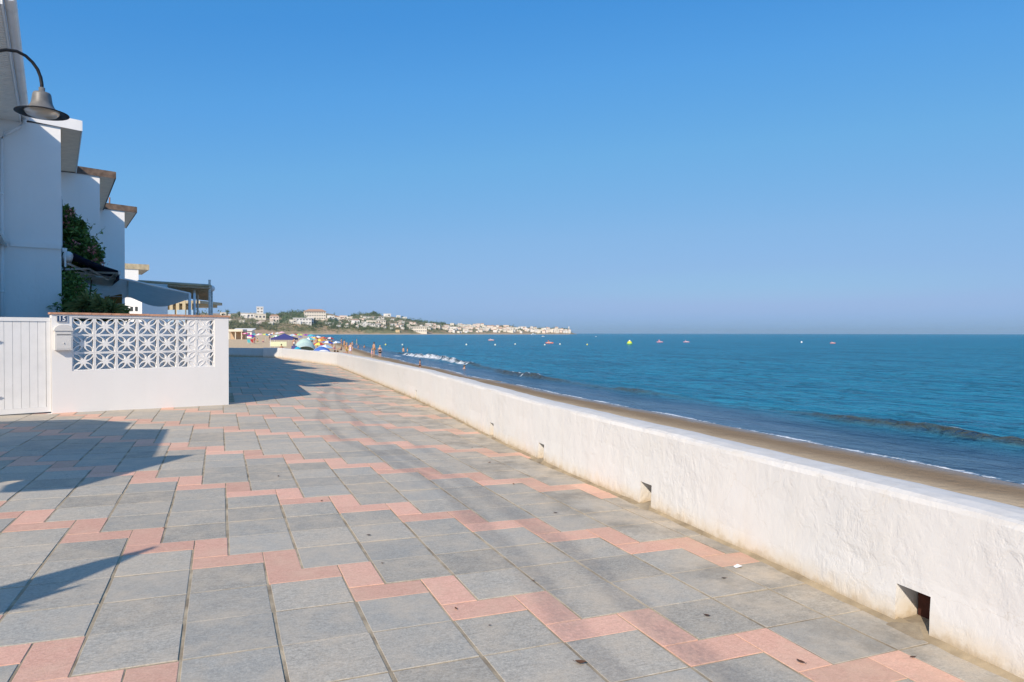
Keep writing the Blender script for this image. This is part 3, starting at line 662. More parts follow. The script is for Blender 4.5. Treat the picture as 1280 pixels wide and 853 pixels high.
# reed pergola beyond
pg = thing('reed_pergola', 'pergola with white cloth top and brown reed lining on posts, right of the pale canopy', 'pergola', at(262, 400, 29))
O_ = Vector(pg.location)
a, b_, c, d_ = [at(*t)-O_ for t in ((172, 352, 26), (263, 357.5, 27), (196, 366, 36), (262, 373, 36))]
q = B(); N_ = 10; vs = []
for j in range(N_+1):
    for i in range(N_+1):
        u_, v_ = i/N_, j/N_; p_ = a.lerp(b_, u_).lerp(c.lerp(d_, u_), v_)+Vector((0, 0, .05*math.sin(u_*22)*v_+.04*math.sin(v_*9))); vs.append(p_)
k = N_+1; fs = [(j*k+i, j*k+i+1, (j+1)*k+i+1, (j+1)*k+i) for j in range(N_) for i in range(N_)]
q.add([v+Vector((0, 0, .06)) for v in vs], fs, 0, True); q.build('cloth_top', M['sail'], pg)
q = B(); q.add([a.lerp(b_, .40).lerp(c.lerp(d_, .3), j/6)*(1)+Vector((0, 0, -.02)) for j in range(7)]+[b_.lerp(d_, j/6)+Vector((0, 0, -.03*(j % 2))) for j in range(7)], [(j, j+1, 8+j, 7+j) for j in range(6)]); q.build('reed_mat', M['reed'], pg)
for j in range(9):
    q = B(); v_ = j/8; p1_ = a.lerp(b_, .40).lerp(c.lerp(d_, .3), v_); p2_ = b_.lerp(d_, v_); q.tube([p1_+Vector((0, 0, -.10)), p2_+Vector((0, 0, -.10))], .045, 6); q.build('rafter', M['dark_wood'], pg)
q = B(); q.tube([a, b_], .05, 6); q.tube([b_, d_], .05, 6); q.build('edge_beam', M['beige_roof'], pg)
for t in ((262, 357, 27), (264.5, 359, 27.6), (243, 363, 27), (247, 368, 31)):
    p_ = at(*t)-O_; q = B(); q.tube([p_+Vector((0, 0, .22 if t[0] == 262 else 0)), Vector((p_.x, p_.y, -O_.z-.2))], .045, 8); q.build('post', M['grey_wood'], pg)
q = B(); q.ball(at(264.5, 361, 27.6)-O_, .13, 8); q.build('ball_lamp', M['white_metal'], pg)

# garden plants
def bush(name, label, cat, pts, n, size, loc, fl=0, lm='leaf', group=None):
    t = thing(name, label, cat, loc, 0, group); O_ = Vector(loc)
    blobs = [(at(px, py, D)-O_, r_) for px, py, D, r_ in pts]; q = B()
    def pf():
        c, r_ = random.choice(blobs); v = Vector((random.gauss(0, 1), random.gauss(0, 1), random.gauss(0, 1))).normalized(); return c+v*r_*random.uniform(.45, 1.1)
    leafy(q, n, pf, size); q.build('crown', M[lm], t)
    q = B()
    for c, r_ in blobs[::2]: q.tube([Vector((random.uniform(-.1, .1), random.uniform(-.1, .1), -.1)), c*.5+Vector((random.uniform(-.15, .15), .1, 0)), c], [.05, .03, .012], 6)
    q.build('trunk', M['bark'], t)
    if fl:
        q = B()
        for _ in range(fl):
            c = pf()+Vector((random.uniform(0, .15), -.12, 0)); leafy(q, 14, lambda: c+Vector((random.gauss(0, .055), random.gauss(0, .055), random.gauss(0, .045))), .085)
        o = q.build('blossom', M['flower'], t); o['kind'] = 'stuff'
    return t
gp = at(92, 400, 19.6); gp.z = 0
bush('flowering_bush', 'tall dark green bush with pink blossoms against the white houses', 'bush',
     [(82, 275, 19.4, .28), (88, 285, 19.3, .36), (95, 292, 19.4, .42), (84, 300, 19.6, .45), (100, 305, 19.3, .42), (108, 312, 19.3, .38), (90, 318, 19.5, .5), (112, 322, 19.3, .34), (84, 335, 19.8, .5), (100, 330, 19.6, .5), (80, 355, 20, .5), (88, 375, 20, .55), (83, 265, 19.4, .12), (95, 283, 19.3, .22), (118, 318, 19.2, .16), (116, 330, 19.3, .25)], 5200, .15, gp, 40)
def sprays(t, O_):
    for (p0_, p1_) in (((112, 305, 19.2), (131, 285, 19.2)), ((108, 300, 19.2), (117, 280, 19.2)), ((117, 322, 19.2), (129, 309, 19.2)), ((118, 325, 19.2), (130, 318, 19.2)), ((83, 265, 19.3), (85, 257, 19.3))):
        q = B(); a, b_ = at(*p0_)-O_, at(*p1_)-O_; q.tube([a, a.lerp(b_, .5)+Vector((0, 0, .04)), b_], [.008, .006, .004], 4)
        leafy(q, 9, lambda: a.lerp(b_, random.uniform(.5, 1))+Vector((random.gauss(0, .03), 0, random.gauss(0, .03))), .09); q.build('branch', M['leaf'], t)['kind'] = 'stuff'
sprays(bpy.data.objects['flowering_bush'], gp)
gp2 = at(100, 400, 16.5); gp2.z = 0
bush('garden_shrub', 'dense dark shrub below the navy awning behind the garden wall', 'shrub',
     [(84, 352, 17.5, .35), (92, 362, 17.5, .4), (84, 378, 17.5, .45), (98, 380, 17.3, .45), (110, 385, 17.2, .4), (122, 388, 17, .3), (84, 395, 17.2, .4), (100, 398, 17, .4), (135, 392, 17, .25), (150, 393, 17, .2)], 3200, .13, gp2, 7)
yu = thing('yucca', 'spiky yellow-green yucca in front of the orange screen', 'plant', (at(118, 400, 16.6).x, at(118, 400, 16.6).y, 0)); O_ = Vector(yu.location); hd = []
q = B()
for hx, hy in ((112, 379), (128, 384), (104, 386), (140, 388)):
    c = at(hx, hy, 16.6)-O_; hd.append(c)
    for _ in range(60):
        a = Vector((random.gauss(0, 1), random.gauss(0, 1), random.uniform(-.35, 1.1))).normalized(); s_ = a.cross(Vector((0, 0, 1))).normalized()*.016; l = random.uniform(.25, .5)
        q.add([c-s_, c+s_, c+a*l*.6+s_*.8+Vector((0, 0, .02)), c+a*l-Vector((0, 0, .07)), c+a*l*.6-s_*.8+Vector((0, 0, .02))], [(0, 1, 2, 3, 4)])
o = q.build('leaves', M['yucca'], yu); o['kind'] = 'stuff'
q = B()
for c in hd: q.tube([Vector((0, 0, 0)), c], [.06, .045], 6)
q.build('trunk', M['bark'], yu)
os_ = thing('bamboo_screen', 'orange-brown bamboo screen hanging under the pale canopy', 'screen', at(143, 395, 22.5)); O_ = Vector(os_.location); q = B()
for i in range(24): p_ = at(131+i*.92, 368, 22.5)-O_; q.tube([p_, Vector((p_.x, p_.y, -1.2))], .011, 5)
o = q.build('cane', M['ochre'], os_); o['kind'] = 'stuff'
q = B()
for yy in (371, 380, 389): q.tube([at(130.5, yy, 22.45)-O_, at(153, yy, 22.45)-O_], .014, 5)
q.build('binding', M['grey_wood'], os_)
# beach bar beyond the gardens
bb_ = thing('beach_bar', 'ochre beach bar with arches and blue screens under the far canopies', 'beach bar', at(215, 418, 62)); O_ = Vector(bb_.location)
q = B(); 
for px in (184, 190, 197, 204, 212, 220, 228, 236): q.frame(at(px, 416, 60)-O_-Vector((0, 0, .6)), rt*.28, Vector((fw.x, fw.y, 0))*.3, Vector((0, 0, 3.4)))
q.build('column', colm((.48, .40, .26)), bb_)
q = B(); q.frame(at(176, 383, 60.4)-O_, rt*5.0, Vector((fw.x, fw.y, 0))*4, Vector((0, 0, .5))); q.frame(at(182, 416, 63)-O_, rt*4.3, Vector((fw.x, fw.y, 0))*.2, Vector((0, 0, 2.3))); q.build('wall', colm((.50, .43, .29)), bb_)
q = B(); q.frame(at(174, 379.5, 60)-O_, rt*5.3, Vector((fw.x, fw.y, 0))*4.6, Vector((0, 0, .25))); q.build('roof', M['beige_roof'], bb_)
for px in (208, 221, 233):
    q = B(); q.frame(at(px, 395, 46)-O_-Vector((0, 0, .9)), rt*.55, Vector((fw.x, fw.y, 0))*.03, Vector((0, 0, 1.3))); q.build('screen', M['blue_screen'], bb_)
sh_ = thing('garden_hut', 'white low building with dark windows under the pale canopy', 'building', at(166, 400, 40)); O_ = Vector(sh_.location)
q = B(); q.frame(at(155, 417, 40)-O_-Vector((0, 0, 1.3)), rt*1.05, Vector((fw.x, fw.y, 0))*3, Vector((0, 0, 3.3))); q.build('wall', M['house_white'], sh_)
for i in range(3):
    q = B(); q.frame(at(157+i*6, 389, 39.97)-O_, rt*.14, Vector((fw.x, fw.y, 0))*-.02, Vector((0, 0, .25))); q.build('window', M['window_glass'], sh_)

# invented annex, awning and closed parasol, unseen at left, shaped to shadow the paving
an = thing('added_shadow_annex', 'made-up white annex out of view at the left, its roofline cut to cast the paving shadow', 'building', (-3.3, 0, 0))
prof = [(.32, -.1), (.33, 2.12), (-.17, 2.66), (-.03, 3.19), (2.38, 3.20), (3.13, 2.66), (3.87, 2.67), (5.14, 2.02), (6.02, .96), (6.05, -.1)]
nP = len(prof); q = B(); vs = [(-.0, y, z) for y, z in prof]+[(-2.5, y, z) for y, z in prof]
q.add(vs, [tuple(range(nP)), tuple(range(nP, 2*nP))[::-1]]+[((i+1) % nP, i, nP+i, nP+(i+1) % nP) for i in range(nP)]); q.build('wall', M['house_white'], an)
q = B(); pr2 = [(-.05, 3.10), (-.31, 3.61), (-.83, 2.70), (-.61, 2.52), (-.27, 2.49), (-.12, 2.62)]; nP = len(pr2)
vs = [(-.02, y, z) for y, z in pr2]+[(-.35, y, z) for y, z in pr2]
q.add(vs, [tuple(range(nP)), tuple(range(nP, 2*nP))[::-1]]+[((i+1) % nP, i, nP+i, nP+(i+1) % nP) for i in range(nP)]); q.build('canopy', M['sail'], an)
pa = thing('added_shadow_parasol', 'added closed parasol out of view at the left, casting its shadow on the paving', 'parasol', (-2.33, -2.61, gz(-2.3, -2.6)))
q = B(); q.lathe([(.005, 2.42), (.035, 2.36), (.075, 2.24), (.105, 2.10), (.14, 1.97), (.17, 1.86), (.19, 1.74), (.175, 1.62), (.12, 1.3), (.10, 1.1), (.09, 1.06)], 10)
q.v = [(x*(1+.22*math.sin(3*math.atan2(y, x+1e-6))), y*(1+.22*math.sin(3*math.atan2(y, x+1e-6))), z) for x, y, z in q.v]
q.build('folded_cloth', M['navy'], pa)
for k in range(5):
    q = B(); a = k*1.257; u_ = Vector((math.cos(a), math.sin(a), 0)); s_ = Vector((-u_.y, u_.x, 0))*.05
    q.add([u_*.17+Vector((0, 0, 1.86)), u_*.17+s_+Vector((0, 0, 1.78)), u_*.27+Vector((0, 0, 1.92)), u_*.17-s_+Vector((0, 0, 1.78))], [(0, 1, 2), (0, 2, 3)]); q.build('valance_flap', M['navy'], pa)
q = B(); q.tube([(0, 0, 0), (0, 0, 2.44)], .022, 8); q.build('pole', M['white_metal'], pa)
q = B(); q.lathe([(.001, .10), (.25, .08), (.28, 0), (.28, -.02)], 14); q.build('base', M['grey_metal'], pa)
#@@PART2
# ------------------------------------------------------------------ beach, sea, far coast
SEA = -1.6
SH = [(-40, 14.4), (-10, 14.8), (4, 15.2), (25, 15.7), (47, 17), (80, 19.2), (168, 28.6), (519, 68), (950, 112), (1400, 150)]
def interp(P, y):
    if y <= P[0][0]: return P[0][1]
    for (a, xa), (b_, xb) in zip(P, P[1:]):
        if y <= b_: t = (y-a)/(b_-a); return xa+(xb-xa)*t
    return P[-1][1]
def shore(y): return interp(SH, y)+.35*noise.noise(Vector((y*.09, 1, 2)))*min(1, max(0, 120-y)/60)+.12*noise.noise(Vector((y*.4, 7, 2)))
def beach_z(x, y):
    d = shore(y)-x
    if d < 0: return SEA+d*.05
    z = SEA+.062*min(d, 11)
    if d > 11: z += .005*min(d-11, 90)
    return z+.03*noise.noise(Vector((x*.35, y*.35, 3)))*min(1, d/3)
def mesh_attr(me, name, vals):
    a = me.attributes.new(name, 'FLOAT', 'POINT'); a.data.foreach_set('value', vals)
rows = [-40+i*2.0 for i in range(38)]
y = rows[-1]
while y < 1300: y *= 1.045; rows.append(y)
q = B(); vals = []; NC = 46; vs = []
for y in rows:
    xs_ = shore(y); x0 = wallx(y)+.1 if y < 35.0 else -min(420, 12+(y-35)*1.6)
    for i in range(NC):
        t = i/(NC-1); t = 1-(1-t)**1.7
        x = x0+(xs_+14-x0)*t; vs.append((x, y, beach_z(x, y))); vals.append(max(0, min(1, 1-(xs_-x-.2)/3.6)))
fs = [(j*NC+i, j*NC+i+1, (j+1)*NC+i+1, (j+1)*NC+i) for j in range(len(rows)-1) for i in range(NC-1)]
q.add(vs, fs, 0, True); beach = struct(q.build('beach', M['sand'])); mesh_attr(beach.data, 'wet', vals)

ds = [-1.2+.22*i for i in range(60)]; d = ds[-1]
while d < 36: d += .35; ds.append(d)
while d < 16000: d *= 1.13; ds.append(d)
ys_ = [-60, -45, -34, -26, -20, -16, -12]+[-8+.3*i for i in range(int(128/.3))]; y = ys_[-1]
while y < 16000: y *= 1.035 if y < 400 else 1.12; ys_.append(y)
crest = lambda y: 4.1+.75*math.sin(y*.11+.6)+.5*noise.noise(Vector((y*.13, 5, 5)))      # main breaker, metres off the waterline
def crest_amp(y):                       # along the shore the breaker rises and dies away
    a = .27*math.exp(-((y-8)/6.5)**4)+.16*math.exp(-((y-25)/4)**2)+.30*math.exp(-((y-38)/6)**2)+.50*math.exp(-((y-72)/20)**2)
    return a*(.85+.35*noise.noise(Vector((y*.5, 2, 8)))+.35*noise.noise(Vector((y*2.1, 6, 8))))
vs = []; sh_ = []; fo_ = []; si_ = []
for y in ys_:
    xs_ = shore(min(y, 1400)); amp = crest_amp(y) if -30 < y < 140 else 0; cr0 = crest(y)
    for d in ds:
        x = xs_+d; z = SEA; foam = 0; silt = 0
        if d < 60 and y < 140:
            f_ = min(1, max(0, (60-d)/15))
            z += f_*(.022*math.sin(d*1.9+1.1*noise.noise(Vector((x*.15, y*.09, 1)))*6)+.055*noise.noise(Vector((x*.42, y*.18, 4)))+.04*noise.noise(Vector((x*1.1, y*.45, 6))))*min(1, max(.08, (d+.3)/4))
            u_ = d-cr0+.15*noise.noise(Vector((y*1.3, d, 2))); w_ = .26 if u_ < 0 else .6
            hgt = amp*math.exp(-(u_/w_)**2); z += hgt
            silt = min(1, 5.5*amp)*math.exp(-((u_+.10)/.26)**2)
            brk = max(0, noise.noise(Vector((y*.30, 3, 3)))+.10+ (.75 if 45 < y < 92 else .22))
            foam = min(.66 if y < 45 else .62, 2.2*amp*brk)*math.exp(-((u_+.3)/(.62 if y > 45 else .35))**2)*(1.25 if y < 45 else 1.0)
            if 45 < y < 95: foam = max(foam, .50*math.exp(-((u_+1.6)/1.0)**2)*max(0, .6+noise.noise(Vector((x*.5, y*.2, 9)))))
            foam = max(foam, min(1, 4*amp)*(.58+.34*noise.noise(Vector((y*1.7, 4, 4))))*math.exp(-((u_-.22)/.28)**2))
            foam = max(foam, (.58+.14*noise.noise(Vector((y*.35, 8, 1))))*math.exp(-((d-.12)/.30)**2))
            foam = max(foam, .34*math.exp(-((d-1.6-.5*noise.noise(Vector((y*.3, 1, 7))))/.35)**2))
        vs.append((x, y, z)); fo_.append(foam); si_.append(silt)
        sh_.append(max(0, min(1, 1-(d-1.5)/4.2)))
k = len(ds); q = B()
q.add(vs, [(j*k+i, j*k+i+1, (j+1)*k+i+1, (j+1)*k+i) for j in range(len(ys_)-1) for i in range(k-1)], 0, True)
sea = struct(q.build('sea', M['sea'])); mesh_attr(sea.data, 'shallow', sh_); mesh_attr(sea.data, 'foam', fo_); mesh_attr(sea.data, 'silt', si_)

# far coast: hills rising behind the bay, given by bearing (photo column) and distance
D0P = [(-400, 1150), (150, 1230), (285, 1300), (340, 1380), (385, 1440), (430, 1490), (500, 1560), (560, 1720), (640, 1950), (716, 2200)]
SKY = [(-400, 380), (100, 388), (200, 391), (285, 393), (300, 392.5), (330, 393), (345, 393.5), (355, 392), (370, 390.5), (385, 390.5), (400, 391), (415, 393), (425, 396), (435, 396.5), (445, 394), (460, 392), (470, 392.5), (480, 395), (490, 396), (500, 398), (510, 400), (520, 402), (530, 403), (545, 404.5), (560, 405.5), (580, 406.5), (600, 406.5), (640, 407.5), (645, 409.5), (700, 411), (710, 412.5), (716, 416.5), (722, 418)]
def bearing(px):
    v = fw+rt*((px-640)/F); v.z = 0; return v
def hill(px, t):                        # t 0 at the shore, 1 on the ridge
    D0 = interp(D0P, px); D1 = D0*(1.45 if px < 560 else 1.3); D = D0+(D1-D0)*t
    zr = 1.36+(416.9-interp(SKY, px))/F*D1
    if t <= 1: f_ = max(0, (t-.03)/.97); f_ = .35*min(1, f_/.10)*(1 if px > 300 else 1)+.65*f_**1.1 if px < 560 else f_**.8
    else: f_ = 1-.35*(t-1)
    p = CAM+bearing(px)*D; z = -1.9+(zr+1.9)*f_
    z += .05*(zr+2)*noise.noise(Vector((p.x*.012, p.y*.012, 2)))*min(1, t*3)
    return Vector((p.x, p.y, z))
pxs = [-400+i*12 for i in range(50)]+[200+i*3 for i in range(175)]; pxs = [p for p in pxs if p <= 722]
ts = [-.12, 0, .015, .03, .05, .08, .11, .14, .18]+[.18+.05*i for i in range(1, 17)]+[1.05, 1.2, 1.5, 2.0]
q = B(); k = len(ts)
q.add([hill(p, t) if t >= 0 else hill(p, 0)-Vector((0, 0, 1.5)) for p in pxs for t in ts], [(i*k+j, i*k+j+1, (i+1)*k+j+1, (i+1)*k+j) for i in range(len(pxs)-1) for j in range(k-1)], 0, True)
struct(q.build('hills', M['hill']))
q = B()                                 # pale strip of beach along the foot of the far shore
vs = []; rng_ = [p for p in range(372, 716, 4)]
for p in rng_:
    D0 = interp(D0P, p)
    for dd, z in ((-.035, SEA-.2), (-.0, SEA+.9), (.05, SEA+2.4)): v = CAM+bearing(p)*(D0*(1+dd)); vs.append((v.x, v.y, z))
q.add(vs, [(3*i+j, 3*i+j+1, 3*i+j+4, 3*i+j+3) for i in range(len(rng_)-1) for j in range(2)], 0, True)
o = struct(q.build('far_beach', M['sand'])); mesh_attr(o.data, 'wet', [0.0]*len(vs))
def on_hill(px, py):                    # the place on the hills seen at this bearing and height
    best = None
    for i in range(1, 101):
        t = i/100; v = hill(px, t); d_ = v-CAM; y_ = 426.5-F*d_.dot(up)/d_.dot(fw)
        if y_ <= py: return v, d_.dot(fw)
    v = hill(px, 1.0); return v, (v-CAM).dot(fw)
HW = {'white': (.68, .665, .64), 'cream': (.66, .615, .54), 'ochre': (.60, .46, .28), 'pinkish': (.68, .58, .52), 'grey': (.46, .47, .50)}
for kk, c in HW.items(): M['w_'+kk] = flat('far_wall_'+kk, c, .85, .08, .4)
M['far_roof'] = flat('far_tile_roof', (.42, .26, .18), .9, .2, .5)
M['far_glass'] = flat('far_window_dark', (.10, .11, .13), .4, .2, .5)
def villa(name, label, px, py, wpx, hpx, wall='white', cat='house', group=None, roof='flat', wing=True, rows=1, cols=0, turn=0.0, pos=None, dark=None):
    """px, py: middle of the foot of the building; wpx, hpx its size in the picture."""
    P, D = on_hill(px, py) if pos is None else pos
    s = D/F; W = wpx*s; H = hpx*s; dp = W*.7 if W < 25 else 14
    f2 = bearing(px).normalized(); az = math.atan2(f2.y, f2.x)-math.pi/2+turn
    h = thing(name, label, cat, P, az, group)
    q = B(); q.box(-W/2, 0, -H*.8, W/2, dp, H)
    if wing and W > 3*s: q.box(-W*.5-.0, -dp*.25, -H*.8, -W*.08, -.003, H*.58); q.box(W*.12, -.4*s, -H*.8, W*.3, -.003, H*.25)
    q.build('wall', M['w_'+wall], h)
    q = B(); e = W*.035
    if roof == 'flat':
        for a in ((-W/2-e, -e, H+.003, W/2+e, e*.5, H+H*.07), (-W/2-e, dp-e, H+.003, W/2+e, dp+e, H+H*.07), (-W/2-e, e*.5+.002, H+.003, -W/2+e, dp-e-.002, H+H*.07), (W/2-e, e*.5+.002, H+.003, W/2+e, dp-e-.002, H+H*.07)): q.box(*a)
        q.build('parapet', M['w_'+wall], h)
    else:
        rz_ = H*.28; q.add([(-W/2-e, -e, H+.01), (W/2+e, -e, H+.01), (W/2+e, dp+e, H+.01), (-W/2-e, dp+e, H+.01), (-W/2+W*.2, dp/2, H+rz_), (W/2-W*.2, dp/2, H+rz_)], [(0, 1, 5, 4), (1, 2, 5), (2, 3, 4, 5), (3, 0, 4), (3, 2, 1, 0)])
        q.build('roof', M['far_roof'], h)
    if cols:
        for r_ in range(rows):
            z0 = H*(r_+.35)/rows; hh = H*.36/rows
            for c_ in range(cols):
                xw = W*((c_+.5)/cols-.5)
                if wing and xw < -W*.02 and z0 < H*.58: continue
                q = B(); q.box(xw-W*.28/cols, -.03*s, z0, xw+W*.28/cols, .002, z0+hh); q.build('window', M['far_glass'], h)
    return h
# buildings one can tell apart
villa('tower_house', 'tall white square tower house rising above the trees on the left hill', 325, 399, 8, 14.5, 'white', 'tower', None, 'flat', False, 4, 2)
villa('villa', 'long low white villa left of the white tower', 311, 398, 19, 6.2, 'white', 'house', None, 'flat', True, 1, 5)
villa('villa', 'white villa wing at the foot of the white tower', 325.5, 400, 13, 7, 'cream', 'house', None, 'flat', False, 1, 3)
villa('villa', 'white villa with a terracotta roof between the tower and the wood', 343, 402.5, 11, 7, 'pinkish', 'house', None, 'hip', True, 2, 3)
villa('villa', 'low white terrace house below the terracotta-roofed villa', 343, 404.5, 11, 2.5, 'white', 'house', None, 'flat', False)
villa('hotel', 'large ochre hotel on the hilltop above the white villas', 394, 400, 26, 10.5, 'cream', 'hotel', None, 'hip', False, 3, 9)
villa('hotel_tower', 'ochre tower block at the right end of the hilltop hotel', 404, 400.5, 6, 10.5, 'cream', 'building', None, 'flat', False, 4, 2)
villa('hotel_pavilion', 'small ochre pavilion at the left end of the hilltop hotel', 381.5, 394.5, 3.5, 5, 'ochre', 'building', None, 'flat', False)
villa('villa', 'big white stepped villa with balconies below the ochre hotel', 378, 406, 22, 7.5, 'white', 'house', None, 'flat', True, 2, 6)
villa('villa', 'white villa half hidden at the left of the stepped villa', 366, 404.5, 9, 4.5, 'cream', 'house', None, 'flat', True, 1, 2)
villa('villa', 'bright white cube villa right of the stepped villa', 388, 406.5, 8, 8, 'white', 'house', None, 'flat', False, 2, 2)
villa('villa', 'white house with a dark veranda right of the ochre hotel', 413.5, 400, 9, 5, 'white', 'house', None, 'flat', True, 1, 3)
villa('villa', 'cream house at the right of the veranda house', 421, 401, 7, 4.5, 'cream', 'house', None, 'hip', True)
villa('villa', 'pale house with two dark windows on the saddle between the hills', 429, 400, 9, 5, 'pinkish', 'house', None, 'flat', True, 1, 3)
villa('villa', 'cream flat-roofed house on the saddle before the second hill', 436.5, 400, 8, 4, 'cream', 'house', None, 'flat', True)
villa('villa', 'white gabled villa below the second hill', 444.5, 405, 10, 4.5, 'white', 'house', None, 'hip', True, 1, 3)
villa('apartment_row', 'long white apartment row across the second hill', 467, 399, 26, 3, 'white', 'apartments', None, 'flat', True, 1, 8)
villa('apartment_row', 'second long cream apartment row lower on the second hill', 470, 405, 24, 4, 'cream', 'apartments', None, 'flat', True, 1, 8)
villa('apartment_row', 'pale apartment row near the shore under the second hill', 461, 408.5, 26, 3, 'white', 'apartments', None, 'flat', True, 1, 9)
villa('villa', 'white villa standing on the crest of the second hill', 484, 396.5, 9, 4, 'white', 'house', None, 'flat', True, 1, 2)
villa('villa', 'white villa on the crest right of the second hill top', 498, 397.5, 5, 2.8, 'white', 'house', None, 'flat', True)
villa('villa', 'white crest villa where the ridge begins to fall', 505.5, 399.5, 6, 3, 'white', 'house', None, 'flat', True)
villa('beach_hotel', 'wide cream hotel standing alone on the far shore', 521.5, 416, 24, 7, 'cream', 'hotel', None, 'flat', False, 2, 9)
villa('beach_kiosk', 'small sandy kiosk at the water line of the far shore', 497, 417, 5, 3, 'ochre', 'kiosk', None, 'flat', False)
villa('lighthouse', 'tiny white lighthouse on the tip of the headland', 711, 413, 1.1, 4.5, 'white', 'lighthouse', None, 'flat', False)
villa('villa', 'pale house at the left end of the hill above the garden wall', 279, 396, 7, 5, 'cream', 'house', None, 'flat', True, 1, 2)
villa('villa', 'small white dome-like house by the garden wall corner', 287, 396, 3, 3, 'white', 'house', None, 'flat', False)
# the many small houses nothing tells apart
GV = 'small white houses scattered over the far hillside'; LV = 'one of the small pale houses among trees on the far hillside'
protos = []
for w_, rf in (('white', 'flat'), ('cream', 'hip'), ('white', 'hip'), ('pinkish', 'flat'), ('cream', 'flat')):
    protos.append(w_+rf)
rr = random.Random(3)
for i in range(95):
    px = rr.uniform(405, 556); lo = interp(SKY, px)+3; py = rr.uniform(lo, min(413, lo+15))
    villa('villa', LV, px, py, rr.uniform(3, 6.5), rr.uniform(1.6, 2.9), rr.choice(['white', 'white', 'cream', 'white', 'pinkish']), 'house', GV, rr.choice(['flat', 'flat', 'flat', 'hip']), True, turn=rr.uniform(-.4, .4))
for i in range(8):
    px = rr.uniform(286, 372); py = rr.uniform(401, 408)
    villa('villa', LV, px, py, rr.uniform(5, 8), rr.uniform(2.0, 3), rr.choice(['white', 'cream', 'pinkish']), 'house', GV, 'flat', True, turn=rr.uniform(-.4, .4))
GT = 'buildings of the far white town on the headland'; LT = 'one of the white town buildings crowded on the far headland'
for i in range(170):
    px = rr.uniform(553, 712); lo = interp(SKY, px)+1.2; py = rr.uniform(lo, 416.6) if px < 645 else rr.uniform(lo, 416.8)
    villa('town_building', LT, px, py, rr.uniform(2.5, 7 if px < 645 else 5), rr.uniform(1.7, 3.3), rr.choice(['white', 'white', 'cream', 'cream', 'pinkish']), 'building', GT, rr.choice(['flat', 'flat', 'hip']), False, turn=rr.uniform(-.4, .4))
# trees: single crowns on the skyline and in front, the rest as woodland
def far_tree(px, py, wpx, hpx, label, kind='round', group=None, lm='pine', n=130):
    P, D = on_hill(px, py); s = D/F; W, H = wpx*s, hpx*s
    t = thing('umbrella_pine' if kind == 'flat' else 'tree', label, 'tree', P, 0, group); q = B(); zc = H*.78 if kind == 'flat' else H*.6
    def pf():
        v = Vector((rr.gauss(0, 1), rr.gauss(0, 1), rr.gauss(0, 1))).normalized()*rr.uniform(.4, 1)
        return Vector((v.x*W/2, v.y*W/2, zc+v.z*H*(.24 if kind == 'flat' else .42)))
    leafy(q, n, pf, W*.24, rng=rr); q.build('crown', M[lm], t)
    q = B(); q.tube([(0, 0, -H*.2), (W*.02, 0, H*.3), (0, 0, zc)], [W*.06, W*.045, W*.02], 5); q.build('trunk', M['bark'], t)
    return t
far_tree(284.3, 396, 5.5, 8.5, 'lone umbrella pine on the skyline just right of the pergola', 'flat')
far_tree(299, 396, 6, 6.5, 'dark broad tree on the skyline left of the white tower')
far_tree(334, 394.5, 5, 4, 'dark low tree on the skyline right of the white tower')
far_tree(349, 397, 8, 6, 'olive-green tree at the left end of the wooded hill')
far_tree(418, 396, 2.5, 5.5, 'slim dark cypress right of the ochre hotel')
far_tree(440, 397.5, 3, 5, 'dark pointed tree left of the second hill')
far_tree(467, 393.5, 7, 4, 'dark wide tree clump on the very top of the second hill')
far_tree(391, 403, 8, 5.5, 'round dark tree between the ochre hotel and the white cube villa')
GTR = 'trees standing among the far houses'
for i in range(70):
    px = rr.uniform(290, 556); lo = interp(SKY, px)+1.0; py = rr.uniform(lo, min(412, lo+17))
    far_tree(px, py, rr.uniform(2.5, 6), rr.uniform(2.5, 5), 'one of the dark trees standing among the far houses', 'round', GTR, 'pine', 46)
def wood(name, regions, per, lm):
    q = B()
    for (x0, x1, ya, yb, n_, sz) in regions:
        for _ in range(n_):
            px = rr.uniform(x0, x1); lo = interp(SKY, px); py = max(lo+.3, rr.uniform(ya, yb)); P, D = on_hill(px, py); s = D/F*sz*rr.uniform(.6, 1.4)
            leafy(q, per, lambda: P+Vector((rr.gauss(0, .42)*s, rr.gauss(0, .42)*s, abs(rr.gauss(.3, .35))*s)), s*.55, rng=rr)
    o = q.build(name, M[lm]); o['kind'] = 'stuff'; return o
wood('woodland', [(350, 386, 391, 404, 230, 3.2), (286, 345, 394, 399, 90, 3), (410, 446, 400, 412, 200, 2.6), (437, 475, 393, 403, 190, 2.8), (446, 556, 398, 414, 640, 2.4), (556, 645, 407, 415, 190, 2.0), (640, 714, 410, 415, 150, 1.8), (386, 420, 399, 411, 120, 2.8), (-300, 286, 392, 412, 260, 6)], 16, 'pine')
wood('scrub', [(286, 345, 402, 414, 330, 2.8), (345, 420, 405, 415, 300, 2.0), (420, 560, 409, 416.5, 420, 1.6), (-300, 286, 404, 416, 130, 5)], 14, 'scrub')

